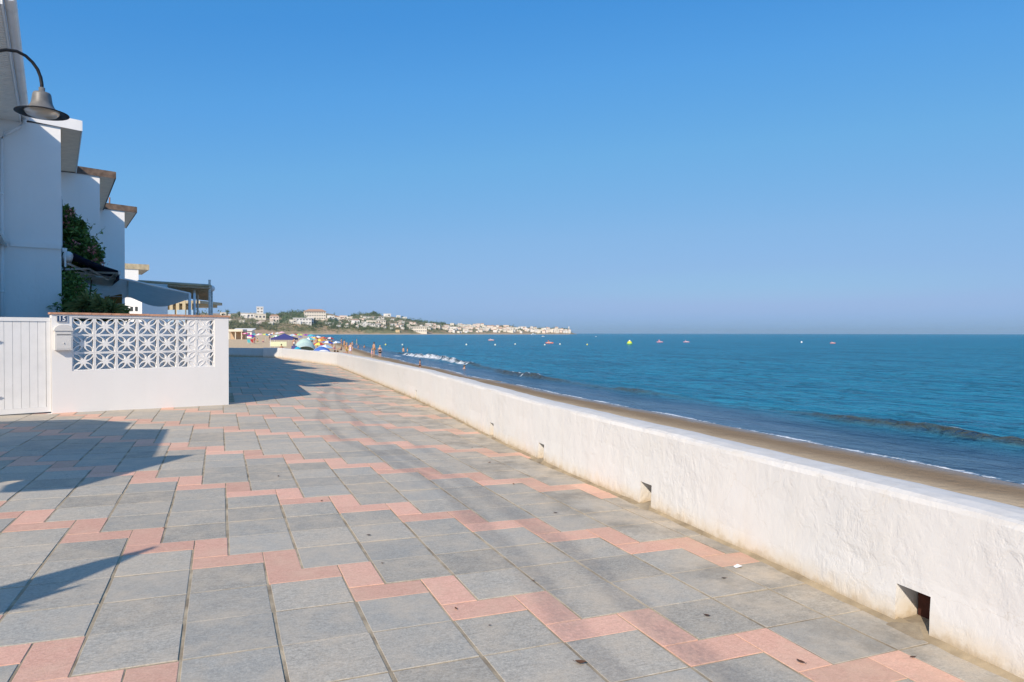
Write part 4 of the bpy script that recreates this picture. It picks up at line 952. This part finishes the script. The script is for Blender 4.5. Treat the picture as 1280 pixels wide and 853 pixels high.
# ------------------------------------------------------------------ on the beach
def spot(px, D):
    v = CAM+fw*D+rt*((px-640)/F*D); return Vector((v.x, v.y, max(beach_z(v.x, v.y), SEA-.25)))
def parasol(label, px, D, dia, cols, top, tilt=0.0, group='open parasols on the beach'):
    P = spot(px, D); t = thing('beach_umbrella', label, 'beach umbrella', P, 0, group); q = B(); n = 8
    H = top-P.z; Vv = [Vector((0, 0, H))]; fs = []; mi = []
    for r_, dz in ((.35, -.09), (.72, -.22), (1, -.42)):
        for k in range(n*2): a = math.pi*k/n; sc2 = r_*(1 if k % 2 == 0 else .965); Vv.append(Vector((math.cos(a)*dia/2*sc2, math.sin(a)*dia/2*sc2, H+dz*dia/2)))
    Rm = Matrix.Rotation(tilt, 3, 'Y'); c = Vector((0, 0, H)); Vv = [Rm @ (v-c)+c for v in Vv]; m_ = 2*n
    for k in range(m_):
        fs.append((0, 1+k, 1+(k+1) % m_)); mi.append((k//2) % len(cols))
        for j in range(2): fs.append((1+j*m_+k, 1+(j+1)*m_+k, 1+(j+1)*m_+(k+1) % m_, 1+j*m_+(k+1) % m_)); mi.append((k//2) % len(cols))
    for f, i_ in zip(fs, mi): q.f.append(f); q.mi.append(i_); q.sm.append(False)
    q.v = [tuple(v) for v in Vv]
    q.build('canopy', [colm(c_) for c_ in cols], t)
    q = B(); q.tube([(0, 0, -.1), (0, 0, H+.04)], .022, 6); q.build('pole', M['white_metal'], t); return t
PUR, MAG, TEAL, PNK, GRN, YEL, CYA, BLU, ORG, RED, WHT, NVY, SKB = (.10, .04, .35), (.62, .06, .28), (.10, .45, .45), (.75, .42, .48), (.20, .50, .22), (.70, .65, .12), (.02, .36, .50), (.03, .09, .45), (.65, .22, .06), (.50, .05, .05), (.78, .78, .78), (.055, .06, .20), (.30, .45, .62)
parasol('purple and pink beach parasol with a red chair beneath, nearest the sandy gap', 314.5, 140, 2.0, [PUR, PUR, MAG], 1.0, .1)
parasol('pink parasol beside a magenta one in front of the beach pavilion', 307, 230, 2.3, [MAG, PNK], 1.45)
parasol('small teal parasol just behind the purple and pink one', 318, 260, 1.8, [TEAL], 1.1)
parasol('pale pink parasol right of the purple and pink one', 323.5, 160, 1.7, [PNK, WHT], 1.25, -.15)
parasol('half green half turquoise parasol left of the navy gazebo', 332, 170, 1.9, [GRN, YEL, CYA, CYA], 1.2, .2)
parasol('yellow-green parasol behind the navy gazebo', 375, 260, 2.6, [YEL, GRN], 1.1)
parasol('small deep blue parasol right of the navy gazebo', 375.5, 130, 1.0, [BLU], .75)
parasol('blue-green parasol behind the mint beach tent', 389, 210, 3.0, [CYA, TEAL], .95)
parasol('orange parasol right of the mint beach tent', 393.5, 120, 1.5, [ORG, ORG, YEL], .72, .1)
parasol('red-brown parasol in a row by the water', 404, 150, 1.8, [RED, ORG], .55)
parasol('blue and white parasol low by the water', 410, 100, 1.7, [BLU, BLU, WHT], .25, .15)
parasol('pale blue parasol nearest the water edge', 420, 120, 1.6, [SKB, WHT], -.05, -.1)
parasol('red and white parasol far along the beach', 298, 280, 2.0, [RED, WHT], 1.3)
parasol('orange parasol far behind the navy gazebo', 341, 300, 2.4, [ORG, WHT], 1.5)
parasol('white parasol far behind the green and turquoise one', 347, 330, 2.6, [WHT], 1.6)
# navy gazebo
P = spot(355.5, 90); gz_ = thing('gazebo', 'navy peaked gazebo with white legs and a pale side cloth on the beach', 'gazebo', P, R(-14)); Hh = 1.30-P.z; q = B(); a = 1.5
ev = .66-P.z; pts = [(-a, -a), (a, -a), (a, a), (-a, a)]
q.add([(0, 0, Hh)]+[(x*.5, y*.5, ev+(Hh-ev)*.42) for x, y in pts]+[(x, y, ev) for x, y in pts]+[(x, y, ev-.2) for x, y in pts], [(0, 1+i, 1+(i+1) % 4) for i in range(4)]+[(1+i, 5+i, 5+(i+1) % 4, 1+(i+1) % 4) for i in range(4)]+[(5+i, 9+i, 9+(i+1) % 4, 5+(i+1) % 4) for i in range(4)]); q.build('roof', colm(NVY), gz_)
for x, y in pts: q = B(); q.tube([(x, y, -.05), (x, y, ev)], .03, 6); q.build('leg', M['white_metal'], gz_)
q = B(); q.box(-a, -a-.01, .55, a*.35, -a+.01, 1.15); q.build('side_cloth', colm((.62, .66, .45)), gz_)
# dome tents
def dome(label, px, D, w_, h_, c1, c2, rz=0):
    P = spot(px, D); t = thing('beach_tent', label, 'beach tent', P, rz); q = B(); n = 14; vs = []; fs = []
    for j in range(9):
        e = math.pi*j/8
        for i in range(n+1): a_ = math.pi*i/n; vs.append((-math.cos(a_)*w_/2, -math.sin(e)*w_*.5*math.sin(a_)*.8+w_*.1, math.sin(a_)*h_*abs(math.cos(e*.5)) if False else math.sin(a_)*h_*(1-.0*j)*math.cos((e-math.pi/2)*.0)*max(.02, math.cos((j-4)/4*math.pi/2*.9))))
    vs = []
    for j in range(9):
        ph = -math.pi*.32+math.pi*.82*j/8
        for i in range(n+1): a_ = math.pi*i/n; vs.append((-math.cos(a_)*w_/2, math.sin(a_)*math.sin(ph)*w_*.42, math.sin(a_)*math.cos(ph)*h_+.01))
    fs = [(j*(n+1)+i, j*(n+1)+i+1, (j+1)*(n+1)+i+1, (j+1)*(n+1)+i) for j in range(8) for i in range(n)]
    q.add(vs, fs, 0, True)
    for idx in range(len(q.f)):
        if idx//n in (0, 4): q.mi[idx] = 1
    q.build('canopy', [colm(c1), colm(c2)], t)
    q = B()
    for j in (0, 4, 8): q.tube([Vector(vs[j*(n+1)+i])*1.005 for i in range(0, n+1)], .012, 4)
    o = q.build('hoop_pole', M['grey_metal'], t); o['kind'] = 'stuff'
    q = B(); q.box(-w_*.44, -.1, .004, w_*.44, w_*.38, .03); q.build('floor_mat', colm((.2, .22, .25)), t); return t
dome('pale mint-green dome tent right of the navy gazebo', 381, 72, 2.35, 1.75, (.42, .58, .52), (.36, .50, .50))
dome('blue dome tent with a white edge just behind the sea wall', 402, 60, 2.0, 1.22, (.07, .16, .48), (.72, .72, .80), .2)
dome('small turquoise pop-up tent at the foot of the navy gazebo', 372, 66, 1.0, .95, (.02, .34, .52), (.02, .28, .45))
# beach pavilion, chairs, towels
pv = thing('beach_pavilion', 'cream flat-roofed beach pavilion with open front at the left end of the beach', 'pavilion', spot(291, 230), R(-20)); q = B()
for x in (-1.2, .9, 2.9): q.box(x-.14, -.14, -.3, x+.14, .14, 2.6)
q.build('column', colm((.66, .60, .48)), pv)['kind'] = 'stuff'
q = B(); q.box(-2.0, -.5, 2.6, 3.4, 4, 3.35); q.build('roof', colm((.66, .60, .48)), pv); q = B(); q.box(-2, 3.5, -.3, 3.4, 3.7, 2.59); q.build('wall', M['dark_wood'], pv)
pv2 = thing('beach_kiosk', 'low white kiosk with a sloping roof right of the cream beach pavilion', 'kiosk', spot(304, 290), R(-20)); q = B(); q.box(-4, 0, -.3, 3.5, 4, 3.0); q.build('wall', M['w_white'], pv2)
q = B(); q.add([(-4.5, -.8, 3.01), (4, -.8, 3.01), (4, 4.4, 3.9), (-4.5, 4.4, 3.9), (-4.5, -.8, 3.2), (4, -.8, 3.2), (4, 4.4, 4.1), (-4.5, 4.4, 4.1)], [(0, 3, 2, 1), (4, 5, 6, 7), (0, 1, 5, 4), (1, 2, 6, 5), (2, 3, 7, 6), (3, 0, 4, 7)]); q.build('roof', M['w_white'], pv2)
for i in range(3): q = B(); q.box(-3+i*2.2, -.02, .9, -1.6+i*2.2, .0, 2.2); q.build('window', M['far_glass'], pv2)
def chair(label, px, D, c, rz):
    t = thing('beach_chair', label, 'beach chair', spot(px, D), rz); q = B(); q.box(-.28, -.25, .30, .28, .25, .34); q.build('seat', colm(c), t)
    q = B(); q.frame((-.28, .25, .34), (.56, 0, 0), (0, .22, .62), (0, .03, -.01)); q.build('backrest', colm(c), t)
    for x in (-.28, .26):
        q = B(); q.tube([(x, -.26, 0), (x, .22, .52), (x, .30, .5)], .014, 5); q.tube([(x, .30, 0), (x, -.24, .5)], .014, 5); q.build('leg_frame', M['white_metal'], t)
chair('red folding chair under the purple and pink parasol', 316, 138, RED, .4)
chair('dark blue folding chair left of the gazebo leg', 366, 70, NVY, -.4)
chair('turquoise folding chair left of the purple and pink parasol', 311.5, 135, TEAL, .2)
# people
SKIN = [(.50, .29, .19), (.58, .36, .26), (.42, .23, .14)]
def skinmesh(name, verts, edges, radii, mt, parent):
    me = bpy.data.meshes.new(name); me.from_pydata(verts, edges, []); o = bpy.data.objects.new(name, me); COL.objects.link(o)
    o.modifiers.new('s', 'SKIN'); sv = me.skin_vertices[0].data
    for v, r_ in zip(sv, radii): v.radius = (r_, r_*.85)
    sv[0].use_root = True; sub = o.modifiers.new('u', 'SUBSURF'); sub.levels = 1
    me2 = bpy.data.meshes.new_from_object(o.evaluated_get(bpy.context.evaluated_depsgraph_get())); bpy.data.objects.remove(o)
    me2.materials.clear(); me2.materials.append(mt); me2.polygons.foreach_set('use_smooth', [True]*len(me2.polygons))
    return link(name, me2, parent)
def person(label, px, D, pose='stand', h=1.7, skin=0, suit=(.05, .05, .06), top=None, hair=(.05, .03, .02), rz=0.0, sink=0.0, group=None):
    P = spot(px, D); P.z = (max(P.z, SEA-.3) if sink == 0 else SEA-sink); t = thing('person', label, 'person', P, rz, group); k = h/1.7
    J = dict(pel=(0, 0, .93), wai=(0, .01, 1.08), che=(0, 0, 1.28), nec=(0, .01, 1.46), hed=(0, -.02, 1.56), top=(0, -.01, 1.68), nose=(0, -.10, 1.555))
    if pose == 'sit':
        sh_ = -.83
        for n_ in J: x, y, z = J[n_]; J[n_] = (x, y+(z-.93)*.12, z+sh_)
    dz = -.83 if pose == 'sit' else 0
    for s_, L_ in ((1, 'l'), (-1, 'r')):
        J['sho'+L_] = (.16*s_, J['che'][1]+.01, 1.39+dz); bend = .25 if pose == 'reach' else .0
        J['elb'+L_] = (.23*s_, .05-bend*.6+J['che'][1], 1.12+dz+bend*.2); J['wri'+L_] = (.22*s_, -.06-bend+J['che'][1], .90+dz+bend*.6); J['han'+L_] = (.21*s_, -.10-bend*1.1+J['che'][1], .82+dz+bend*.7); J['thu'+L_] = (.18*s_, -.12-bend+J['che'][1], .87+dz+bend*.65)
        J['hip'+L_] = (.09*s_, 0, .88+dz)
        if pose == 'sit': J['kne'+L_] = (.12*s_, -.40, .42); J['ank'+L_] = (.11*s_, -.62, .07); J['toe'+L_] = (.12*s_, -.80, .10)
        elif pose == 'walk': J['kne'+L_] = (.09*s_, -.12*s_-.03, .49); J['ank'+L_] = (.09*s_, -.18*s_+.05, .08); J['toe'+L_] = (.10*s_, -.18*s_-.10, .03)
        else: J['kne'+L_] = (.10*s_, -.02, .48); J['ank'+L_] = (.10*s_, .03, .08); J['toe'+L_] = (.12*s_, -.12, .03)
    rad = dict(pel=.125, wai=.115, che=.135, nec=.052, hed=.085, top=.07, nose=.012, sho=.055, elb=.038, wri=.026, han=.032, thu=.011, hip=.088, kne=.055, ank=.034, toe=.03)
    E_ = [('pel', 'wai'), ('wai', 'che'), ('che', 'nec'), ('nec', 'hed'), ('hed', 'top'), ('hed', 'nose')]
    for L_ in 'lr': E_ += [('che', 'sho'+L_), ('sho'+L_, 'elb'+L_), ('elb'+L_, 'wri'+L_), ('wri'+L_, 'han'+L_), ('wri'+L_, 'thu'+L_), ('pel', 'hip'+L_), ('hip'+L_, 'kne'+L_), ('kne'+L_, 'ank'+L_), ('ank'+L_, 'toe'+L_)]
    names = list(J); ix = {n_: i for i, n_ in enumerate(names)}; rd = lambda n_: rad.get(n_, rad.get(n_[:3]))*k
    sc3 = lambda n_: tuple(c*k for c in J[n_])
    skinmesh('body', [sc3(n_) for n_ in names], [(ix[a_], ix[b_]) for a_, b_ in E_], [rd(n_) for n_ in names], colm(SKIN[skin], None, .55), t)
    def cloth(nm, chain, grow, c, cut=1.0):
        ns = []; [ns.append(n_) for e in chain for n_ in e if n_ not in ns]; jx = {n_: i for i, n_ in enumerate(ns)}; vv = []
        for n_ in ns:
            v = Vector(sc3(n_))
            if n_[:3] == 'kne': v = Vector(sc3('hip'+n_[3])).lerp(v, cut)
            vv.append(tuple(v))
        skinmesh(nm, vv, [(jx[a_], jx[b_]) for a_, b_ in chain], [(rd(n_) if n_[:3] != 'kne' else rad['hip']*.9*k)+grow for n_ in ns], colm(c), t)
    cloth('swim_shorts', [('pel', 'hipl'), ('pel', 'hipr'), ('hipl', 'knel'), ('hipr', 'kner')], .014, suit, .45)
    if top: cloth('swim_top', [('pel', 'wai'), ('wai', 'che')], .014, top)
    q = B(); hp = Vector(sc3('hed')); q.ball((hp.x, hp.y+.022*k, hp.z+.045*k), .098*k, 8, 0, (.95, 1.05, 1.05)); q.build('hair', colm(hair), t)
    return t
BLK = (.02, .02, .022)
person('woman in a black swimsuit standing in the shallows by the breaking wave', 475, 83, 'stand', 1.7, 1, BLK, BLK, (.5, .38, .2), 2.8, .22)
person('tanned man standing at the water edge left of the woman in black', 467.5, 84, 'walk', 1.78, 0, (.35, .22, .12), None, (.08, .05, .03), 2.0)
person('small child in pink bending at the water edge beside the tanned man', 464.8, 76, 'reach', 1.1, 1, PNK, PNK, (.3, .2, .1), 1.2)
person('bather in yellow and a white wrap just above the sea wall', 433.5, 74, 'stand', 1.6, 0, (.6, .45, .12), (.6, .42, .12), (.4, .28, .12), .5)
person('bather in a pale lilac dress beside the one in yellow', 438, 73, 'stand', 1.6, 1, (.58, .55, .72), (.58, .55, .72), (.2, .12, .06), -.5)
person('person sitting with bare back near the blue dome tent', 419, 66, 'sit', 1.75, 2, (.1, .15, .1), None, (.05, .03, .02), 2.5)
person('second sitting person with crossed arms near the blue dome tent', 423, 67, 'sit', 1.65, 0, (.25, .1, .08), (.25, .1, .08), (.1, .06, .03), 1.6)
person('sunbather in orange sitting behind the blue dome tent', 410.5, 68, 'sit', 1.7, 1, (.65, .25, .1), (.65, .27, .12), (.2, .12, .06), .3)
person('person standing at the water edge far beyond the blue parasol', 427, 150, 'stand', 1.7, 0, (.1, .1, .3), None, (.05, .03, .02), .8)
person('bather standing knee-deep left of the breaking wave', 440.5, 130, 'stand', 1.75, 1, (.1, .12, .2), None, (.1, .06, .03), .5, .3)
person('bather lying low in the water, third from the left', 448, 135, 'stand', 1.7, 0, (.2, .05, .05), None, (.05, .03, .02), 1.0, 1.0)
person('bather up to the chest right of the third one', 455.5, 140, 'stand', 1.7, 2, (.05, .05, .1), None, (.05, .03, .02), .3, 1.1)
person('left swimmer of a pair standing waist-deep beyond the breaker', 504.2, 108, 'stand', 1.8, 0, (.05, .08, .2), None, (.06, .04, .03), 2.0, .95)
person('right swimmer of a pair standing waist-deep beyond the breaker', 509.3, 109, 'stand', 1.65, 1, (.2, .05, .1), None, (.1, .06, .03), -2.0, 1.0)
person('small child standing alone in the wash near the sea wall', 525, 54, 'stand', .95, 2, (.15, .08, .08), (.15, .08, .08), (.05, .03, .02), 1.5, .05)
person('swimmer whose head and shoulders show in front of the breaking wave', 580.5, 57, 'reach', 1.7, 1, (.1, .1, .2), None, (.12, .08, .05), .5, 1.36)
person('person in a red top standing under the purple and pink parasol', 318, 139, 'stand', 1.6, 0, RED, RED, (.1, .06, .03), .5)
more = [(300, 330, 2.2, [YEL, WHT], 1.45, 'yellow and white parasol far along the beach near the kiosk'), (311, 310, 2.2, [MAG, WHT], 1.3, 'magenta and white parasol just left of the teal one, farther off'), (327.5, 250, 2.2, [ORG], 1.15, 'plain orange parasol behind the pale pink one'), (337.5, 235, 2.4, [NVY, WHT], 1.1, 'navy and white parasol just left of the gazebo roof'), (352, 260, 2.6, [PNK], 1.9, 'pink parasol peeping over the gazebo roof'), (365.5, 210, 2.4, [WHT, SKB], 1.0, 'white and sky-blue parasol at the right end of the gazebo roof'), (370, 300, 2.8, [RED], 1.0, 'red parasol far behind the mint tent'), (383, 270, 2.8, [MAG, PUR], .9, 'magenta and purple parasol far behind the mint tent'), (397, 190, 2.2, [WHT], .55, 'white parasol between the orange and the red-brown ones'), (400, 112, 1.9, [ORG, YEL], .45, 'orange and yellow parasol just behind the blue and white one'), (413, 180, 2.2, [RED, RED, WHT], .3, 'red and white parasol near the water behind the pale blue one'), (386, 105, 2.0, [TEAL, WHT], .70, 'teal and white parasol rising just behind the mint tent')]
for px, D, dia, cols, top, lb_ in more: parasol(lb_, px, D, dia, cols, top, rr.uniform(-.12, .12))
crowd = [(385.5, 92, 'sit', 0, (.1, .2, .4), None, 'sunbather sitting with a blue suit left of the blue dome tent'), (390, 130, 'stand', 1, BLK, None, 'bather in black shorts standing behind the mint tent'), (406, 96, 'sit', 2, (.6, .1, .1), (.6, .1, .1), 'sunbather in red sitting under the blue and white parasol'), (408, 140, 'stand', 0, (.1, .3, .3), None, 'bather in teal shorts standing near the red-brown parasol'), (418, 112, 'sit', 1, (.5, .2, .3), (.5, .2, .3), 'sunbather in rose sitting under the pale blue parasol'), (426, 108, 'sit', 0, (.1, .1, .15), None, 'dark-haired sunbather sitting on the sand near the red towel'), (430.5, 118, 'stand', 2, (.5, .3, .1), None, 'bather in orange shorts standing at the waterline right of the parasols'), (343, 120, 'stand', 0, (.3, .3, .35), WHT, 'person in a white shirt standing left of the navy gazebo'), (329, 165, 'sit', 1, PUR, PUR, 'sunbather in purple sitting under the half green parasol'), (337, 190, 'stand', 2, (.1, .1, .3), None, 'bather walking on the sand between the half green parasol and the gazebo'), (303, 225, 'stand', 0, (.4, .1, .1), (.7, .7, .7), 'person in a pale top standing by the pink and magenta parasol'), (322, 170, 'sit', 0, GRN, None, 'sunbather in green sitting under the pale pink parasol')]
for px, D, ps, sk_, su, tp, lb_ in crowd: person(lb_, px, D, ps, rr.uniform(1.6, 1.8), sk_, su, tp, rr.choice([(.05, .03, .02), (.2, .12, .06), (.4, .28, .12)]), rr.uniform(-3, 3))
for px, D, dia, cols, top, lb_ in ((379, 98, 1.9, [PNK, RED], .55, 'pink and red parasol tucked behind the left side of the mint tent'), (407, 74, 1.7, [SKB, WHT], .12, 'sky-blue and white parasol low behind the blue dome tent'), (399, 84, 1.8, [RED, YEL], .25, 'red and yellow parasol low behind the blue dome tent'), (346, 150, 2.2, [GRN, WHT], .95, 'green and white parasol behind the left legs of the gazebo'), (361, 140, 2.0, [ORG, WHT], .9, 'orange and white parasol behind the right legs of the gazebo'), (391, 160, 2.2, [BLU, SKB], .72, 'two-tone blue parasol between the teal and the orange ones')): parasol(lb_, px, D, dia, cols, top, rr.uniform(-.12, .12))
def mat_towel(px, D, c, lb_):
    P = spot(px, D); q = B(); n = 6; vs = []
    for i in range(n+1):
        for j in range(3): vs.append((-.9+1.8*i/n, -.45+.45*j, .015+.02*math.sin(i*1.7+j)))
    q.add(vs, [(3*i+j, 3*i+j+1, 3*i+j+4, 3*i+j+3) for i in range(n) for j in range(2)], 0, True); o = q.build('beach_towel', colm(c), None, P); tag(o, lb_, 'towel')
mat_towel(430, 95, RED, 'red beach towel on the sand near the water'); mat_towel(425, 88, SKB, 'pale blue beach towel on the sand near the water')
person('bather in a dark blue suit standing between the parasols near the orange one', 396.5, 104, 'stand', 1.7, 0, NVY, None, (.05, .03, .02), .7)
person('bather in red standing behind the blue and white parasol', 414.5, 118, 'walk', 1.7, 2, RED, RED, (.06, .04, .02), 1.4)
person('person in a white shirt standing beside the right leg of the navy gazebo', 367.5, 84, 'stand', 1.7, 0, (.15, .2, .3), WHT, (.06, .04, .02), .4)
person('person sitting in the shade under the navy gazebo', 352, 88, 'sit', 1.7, 2, (.2, .2, .3), (.3, .4, .2), (.06, .04, .02), .2)
person('bather in a green suit walking along the water far from the wall', 446, 170, 'walk', 1.7, 1, GRN, GRN, (.2, .1, .05), 1.5)
# ------------------------------------------------------------------ on the water
def wpos(px, py, z=SEA): 
    D = (CAM.z-z)*F/(py-416.9); v = CAM+fw*D+rt*((px-640)/F*D); return Vector((v.x, v.y, z)), D
def buoy(px, py, wpx, label, c, group='buoys marking the bathing zone'):
    P, D = wpos(px, py); wpx *= .85; r_ = wpx*D/F/2; t = thing('buoy', label, 'buoy', P, 0, group)
    q = B(); q.ball((0, 0, r_*.55), r_, 12, 0, (1, 1, .95)); q.build('float', colm(c, None, .4), t)
    q = B(); q.lathe([(r_*.35, r_*1.4), (r_*.28, r_*1.75), (.01, r_*1.8)], 10); q.build('cap', colm(WHT), t); return t
LBu = ['first small yellow buoy from the left, beyond the bathers', 'pale buoy above the pair of swimmers', 'small pale buoy below the near end of the white town', 'pale buoy left of the far pink pedal boat', 'small pale buoy in the middle of the row', 'pale buoy just left of the red pedal boat', 'pale buoy just right of the red pedal boat', 'small yellow buoy alone below the tip of the headland']
for (px, py, wp), lb_ in zip(((482, 432, 2.4), (503, 432, 2.2), (583, 431.8, 2.4), (619, 432, 2.4), (644, 431, 2.2), (681, 431.8, 2.2), (700, 431, 2.3), (734, 431.5, 2.3)), LBu): buoy(px, py, wp, lb_, YEL if px in (482, 734) else (.70, .74, .60))
t = buoy(787, 431, 7.5, 'big yellow-green round buoy right of the headland', (.60, .66, .06)); q = B(); P, D = wpos(787, 431); r_ = 7.5*D/F/2; q.lathe([(r_*.9, r_*.1), (r_*1.02, r_*.25), (r_*.99, r_*.5)], 14); q.build('belt', colm(GRN), t)
buoy(1002, 428.2, 2.6, 'white-topped buoy alone on the right half of the sea', WHT)
def pedal(px, py, wpx, label, c):
    P, D = wpos(px, py); L = wpx*D/F; t = thing('pedal_boat', label, 'pedal boat', P, rr.uniform(-.5, .5)-.4, 'pedal boats on the bay')
    for y in (-.32*L*.5, .32*L*.5):
        q = B(); n = 8; vs = []
        for i in range(7): u_ = i/6; hw = L*.085*math.sin(math.pi*min(1, .12+u_*.88))**.6; x = (u_-.5)*L; zt = L*.12+L*.05*(u_-.5)**2*4; vs += [(x, y-hw, L*.02), (x, y+hw, L*.02), (x, y+hw*.9, zt), (x, y-hw*.9, zt)]
        q.add(vs, [(4*i+j, 4*i+(j+1) % 4, 4*i+4+(j+1) % 4, 4*i+4+j) for i in range(6) for j in range(4)]+[(3, 2, 1, 0), (24, 25, 26, 27)], 0, False); q.build('hull', colm(c), t)
    q = B(); q.box(-L*.3, -L*.2, L*.14, L*.3, L*.2, L*.18); q.build('deck', colm(WHT), t)
    for y in (-.11*L, .11*L):
        q = B(); q.box(-L*.1, y-L*.08, L*.181, L*.08, y+L*.08, L*.22); q.frame((-L*.14, y-L*.08, L*.2), (0, L*.16, 0), (-L*.06, 0, L*.22), (L*.04, 0, .01)); q.build('seat', colm(c), t)
pedal(614, 426, 7, 'far pink-white pedal boat below the white town', (.60, .30, .26)); pedal(687, 429.5, 9, 'red pedal boat nearest the headland tip', (.58, .16, .09)); pedal(825, 428.2, 8, 'left one of the two faint pink pedal boats right of the yellow buoy', (.52, .25, .34)); pedal(858, 428, 7, 'right one of the two faint pink pedal boats right of the yellow buoy', (.46, .26, .34)); pedal(1041, 429, 6, 'orange-red pedal boat on the right half of the sea', (.62, .20, .14))
def boat(px, py, wpx, label):
    P, D = wpos(px, py); L = wpx*D/F; t = thing('motor_boat', label, 'boat', P, .2); q = B(); vs = []
    for i in range(7): u_ = i/6; hw = L*.15*(1-u_**3); x = (u_-.5)*L; zt = L*.13+L*.06*u_; vs += [(x, -hw*.5, -.1), (x, hw*.5, -.1), (x, hw+.01, zt), (x, -hw-.01, zt)]
    q.add(vs, [(4*i+j, 4*i+(j+1) % 4, 4*i+4+(j+1) % 4, 4*i+4+j) for i in range(6) for j in range(4)]+[(3, 2, 1, 0), (24, 25, 26, 27)]); q.build('hull', colm(WHT), t)
    q = B(); q.box(-L*.2, -L*.1, L*.14, L*.15, L*.1, L*.27); q.build('cabin', colm(WHT), t); q = B(); q.box(-L*.18, -L*.103, L*.19, L*.152, L*.103, L*.25); q.build('window', M['far_glass'], t)
boat(667, 418.6, 6.5, 'white motor boat far off below the headland'); boat(679, 421.2, 4, 'small white boat between the motor boat and the red pedal boat'); boat(745, 421, 2.5, 'tiny white boat far out right of the headland tip')
# ------------------------------------------------------------------ the light summer haze over the bay
q = B(); q.box(-9000, -9000, -6, 22000, 22000, 105); hm = bpy.data.materials.new('haze_air'); hm.use_nodes = True; hn = hm.node_tree; hn.nodes.remove(hn.nodes['Principled BSDF'])
hv = hn.nodes.new('ShaderNodeVolumePrincipled'); hv.inputs['Density'].default_value = HAZE; hv.inputs['Color'].default_value = (.78, .93, 1, 1); hv.inputs['Anisotropy'].default_value = .2
hn.links.new(hv.outputs[0], hn.nodes['Material Output'].inputs['Volume'])
hz = q.build('haze', hm); hz['kind'] = 'stuff'
# ------------------------------------------------------------------ fallen leaves and litter on the paving
LV_ = [((947, 798)[0]-27-0, 0, 0)]
LSC = .48
for (px, py, sz, lb_) in ((726, 830, .10, 'dark curled leaf on the grey paver at the bottom, right of centre'), (570, 762, .05, 'reddish dry leaf on the pink step of the band, centre foreground'), (667, 727, .035, 'brown leaf in the joint beside the pink band'), (612, 783, .035, 'tiny dark leaf on a grey paver below the pink band'), (642, 606, .07, 'dark leaf lying by the tyre marks'), (694, 642, .07, 'dark leaf on the grey pavers before the second drain hole'), (461, 670, .06, 'dark leaf on grey pavers in the middle of the promenade'), (478, 705, .04, 'small dark leaf above the nearest pink band'), (348, 596, .06, 'small dark leaf far left of the tyre marks'), (402, 627, .06, 'reddish leaf on the pink strip, middle left'), (205, 661, .05, 'brown leaf in the joint at the pink step near the closed shadow'), (884, 771, .07, 'dark leaf on the grey paver near the sea wall'), (1001, 829, .08, 'reddish curled leaf on the pink band at the bottom right'), (1141, 823, .06, 'reddish leaf by the sea wall on the pink paver'), (612, 579, .07, 'dark leaf far off near the third drain hole'), (590, 560, .06, 'dark leaf beside the far pink band'), (905, 724, .06, 'reddish leaf at the end of the upper pink band')):
    sz *= LSC
    v = fw*1+rt*((px-640)/F)+up*(-(py-426.5)/F); tt = -(CAM.z-gz(CAM.x, CAM.y))/(v.z-SX*v.x-SV*v.y); P = CAM+v*tt
    q = B(); n = 5; vs = []
    for i in range(n+1):
        u_ = i/n; hw = sz*.28*math.sin(math.pi*min(.97, u_*.9+.06)); zc = sz*.22*(u_-.45)**2*3
        vs += [((u_-.5)*sz, -hw, .004+zc+hw*.35), ((u_-.5)*sz, 0, .004+zc), ((u_-.5)*sz, hw, .004+zc+hw*.5)]
    q.add(vs, [(3*i+j, 3*i+j+1, 3*i+j+4, 3*i+j+3) for i in range(n) for j in range(2)]); q.tube([(-.5*sz, 0, .006), (-.72*sz, .04*sz, .012)], sz*.02, 4)
    o = q.build('dry_leaf', M['dry_leaf'], None, P); o.rotation_euler = (0, 0, rr.uniform(0, 6.3)); tag(o, lb_, 'leaf', 'dry leaves blown onto the paving')
q = B(); D = 0; v = fw+rt*((923-640)/F)+up*(-(709.5-426.5)/F); tt = -(CAM.z-gz(CAM.x, CAM.y))/(v.z-SX*v.x-SV*v.y); P = CAM+v*tt
q.add([(-.03, -.012, .004), (.012, -.02, .012), (.032, .0, .005), (.01, .02, .014), (-.026, .016, .006), (0, 0, .008)], [(0, 1, 5), (1, 2, 5), (2, 3, 5), (3, 4, 5), (4, 0, 5)])
o = q.build('paper_scrap', M['plate_white'], None, P); tag(o, 'small scrap of white paper by the foot of the sea wall', 'litter')
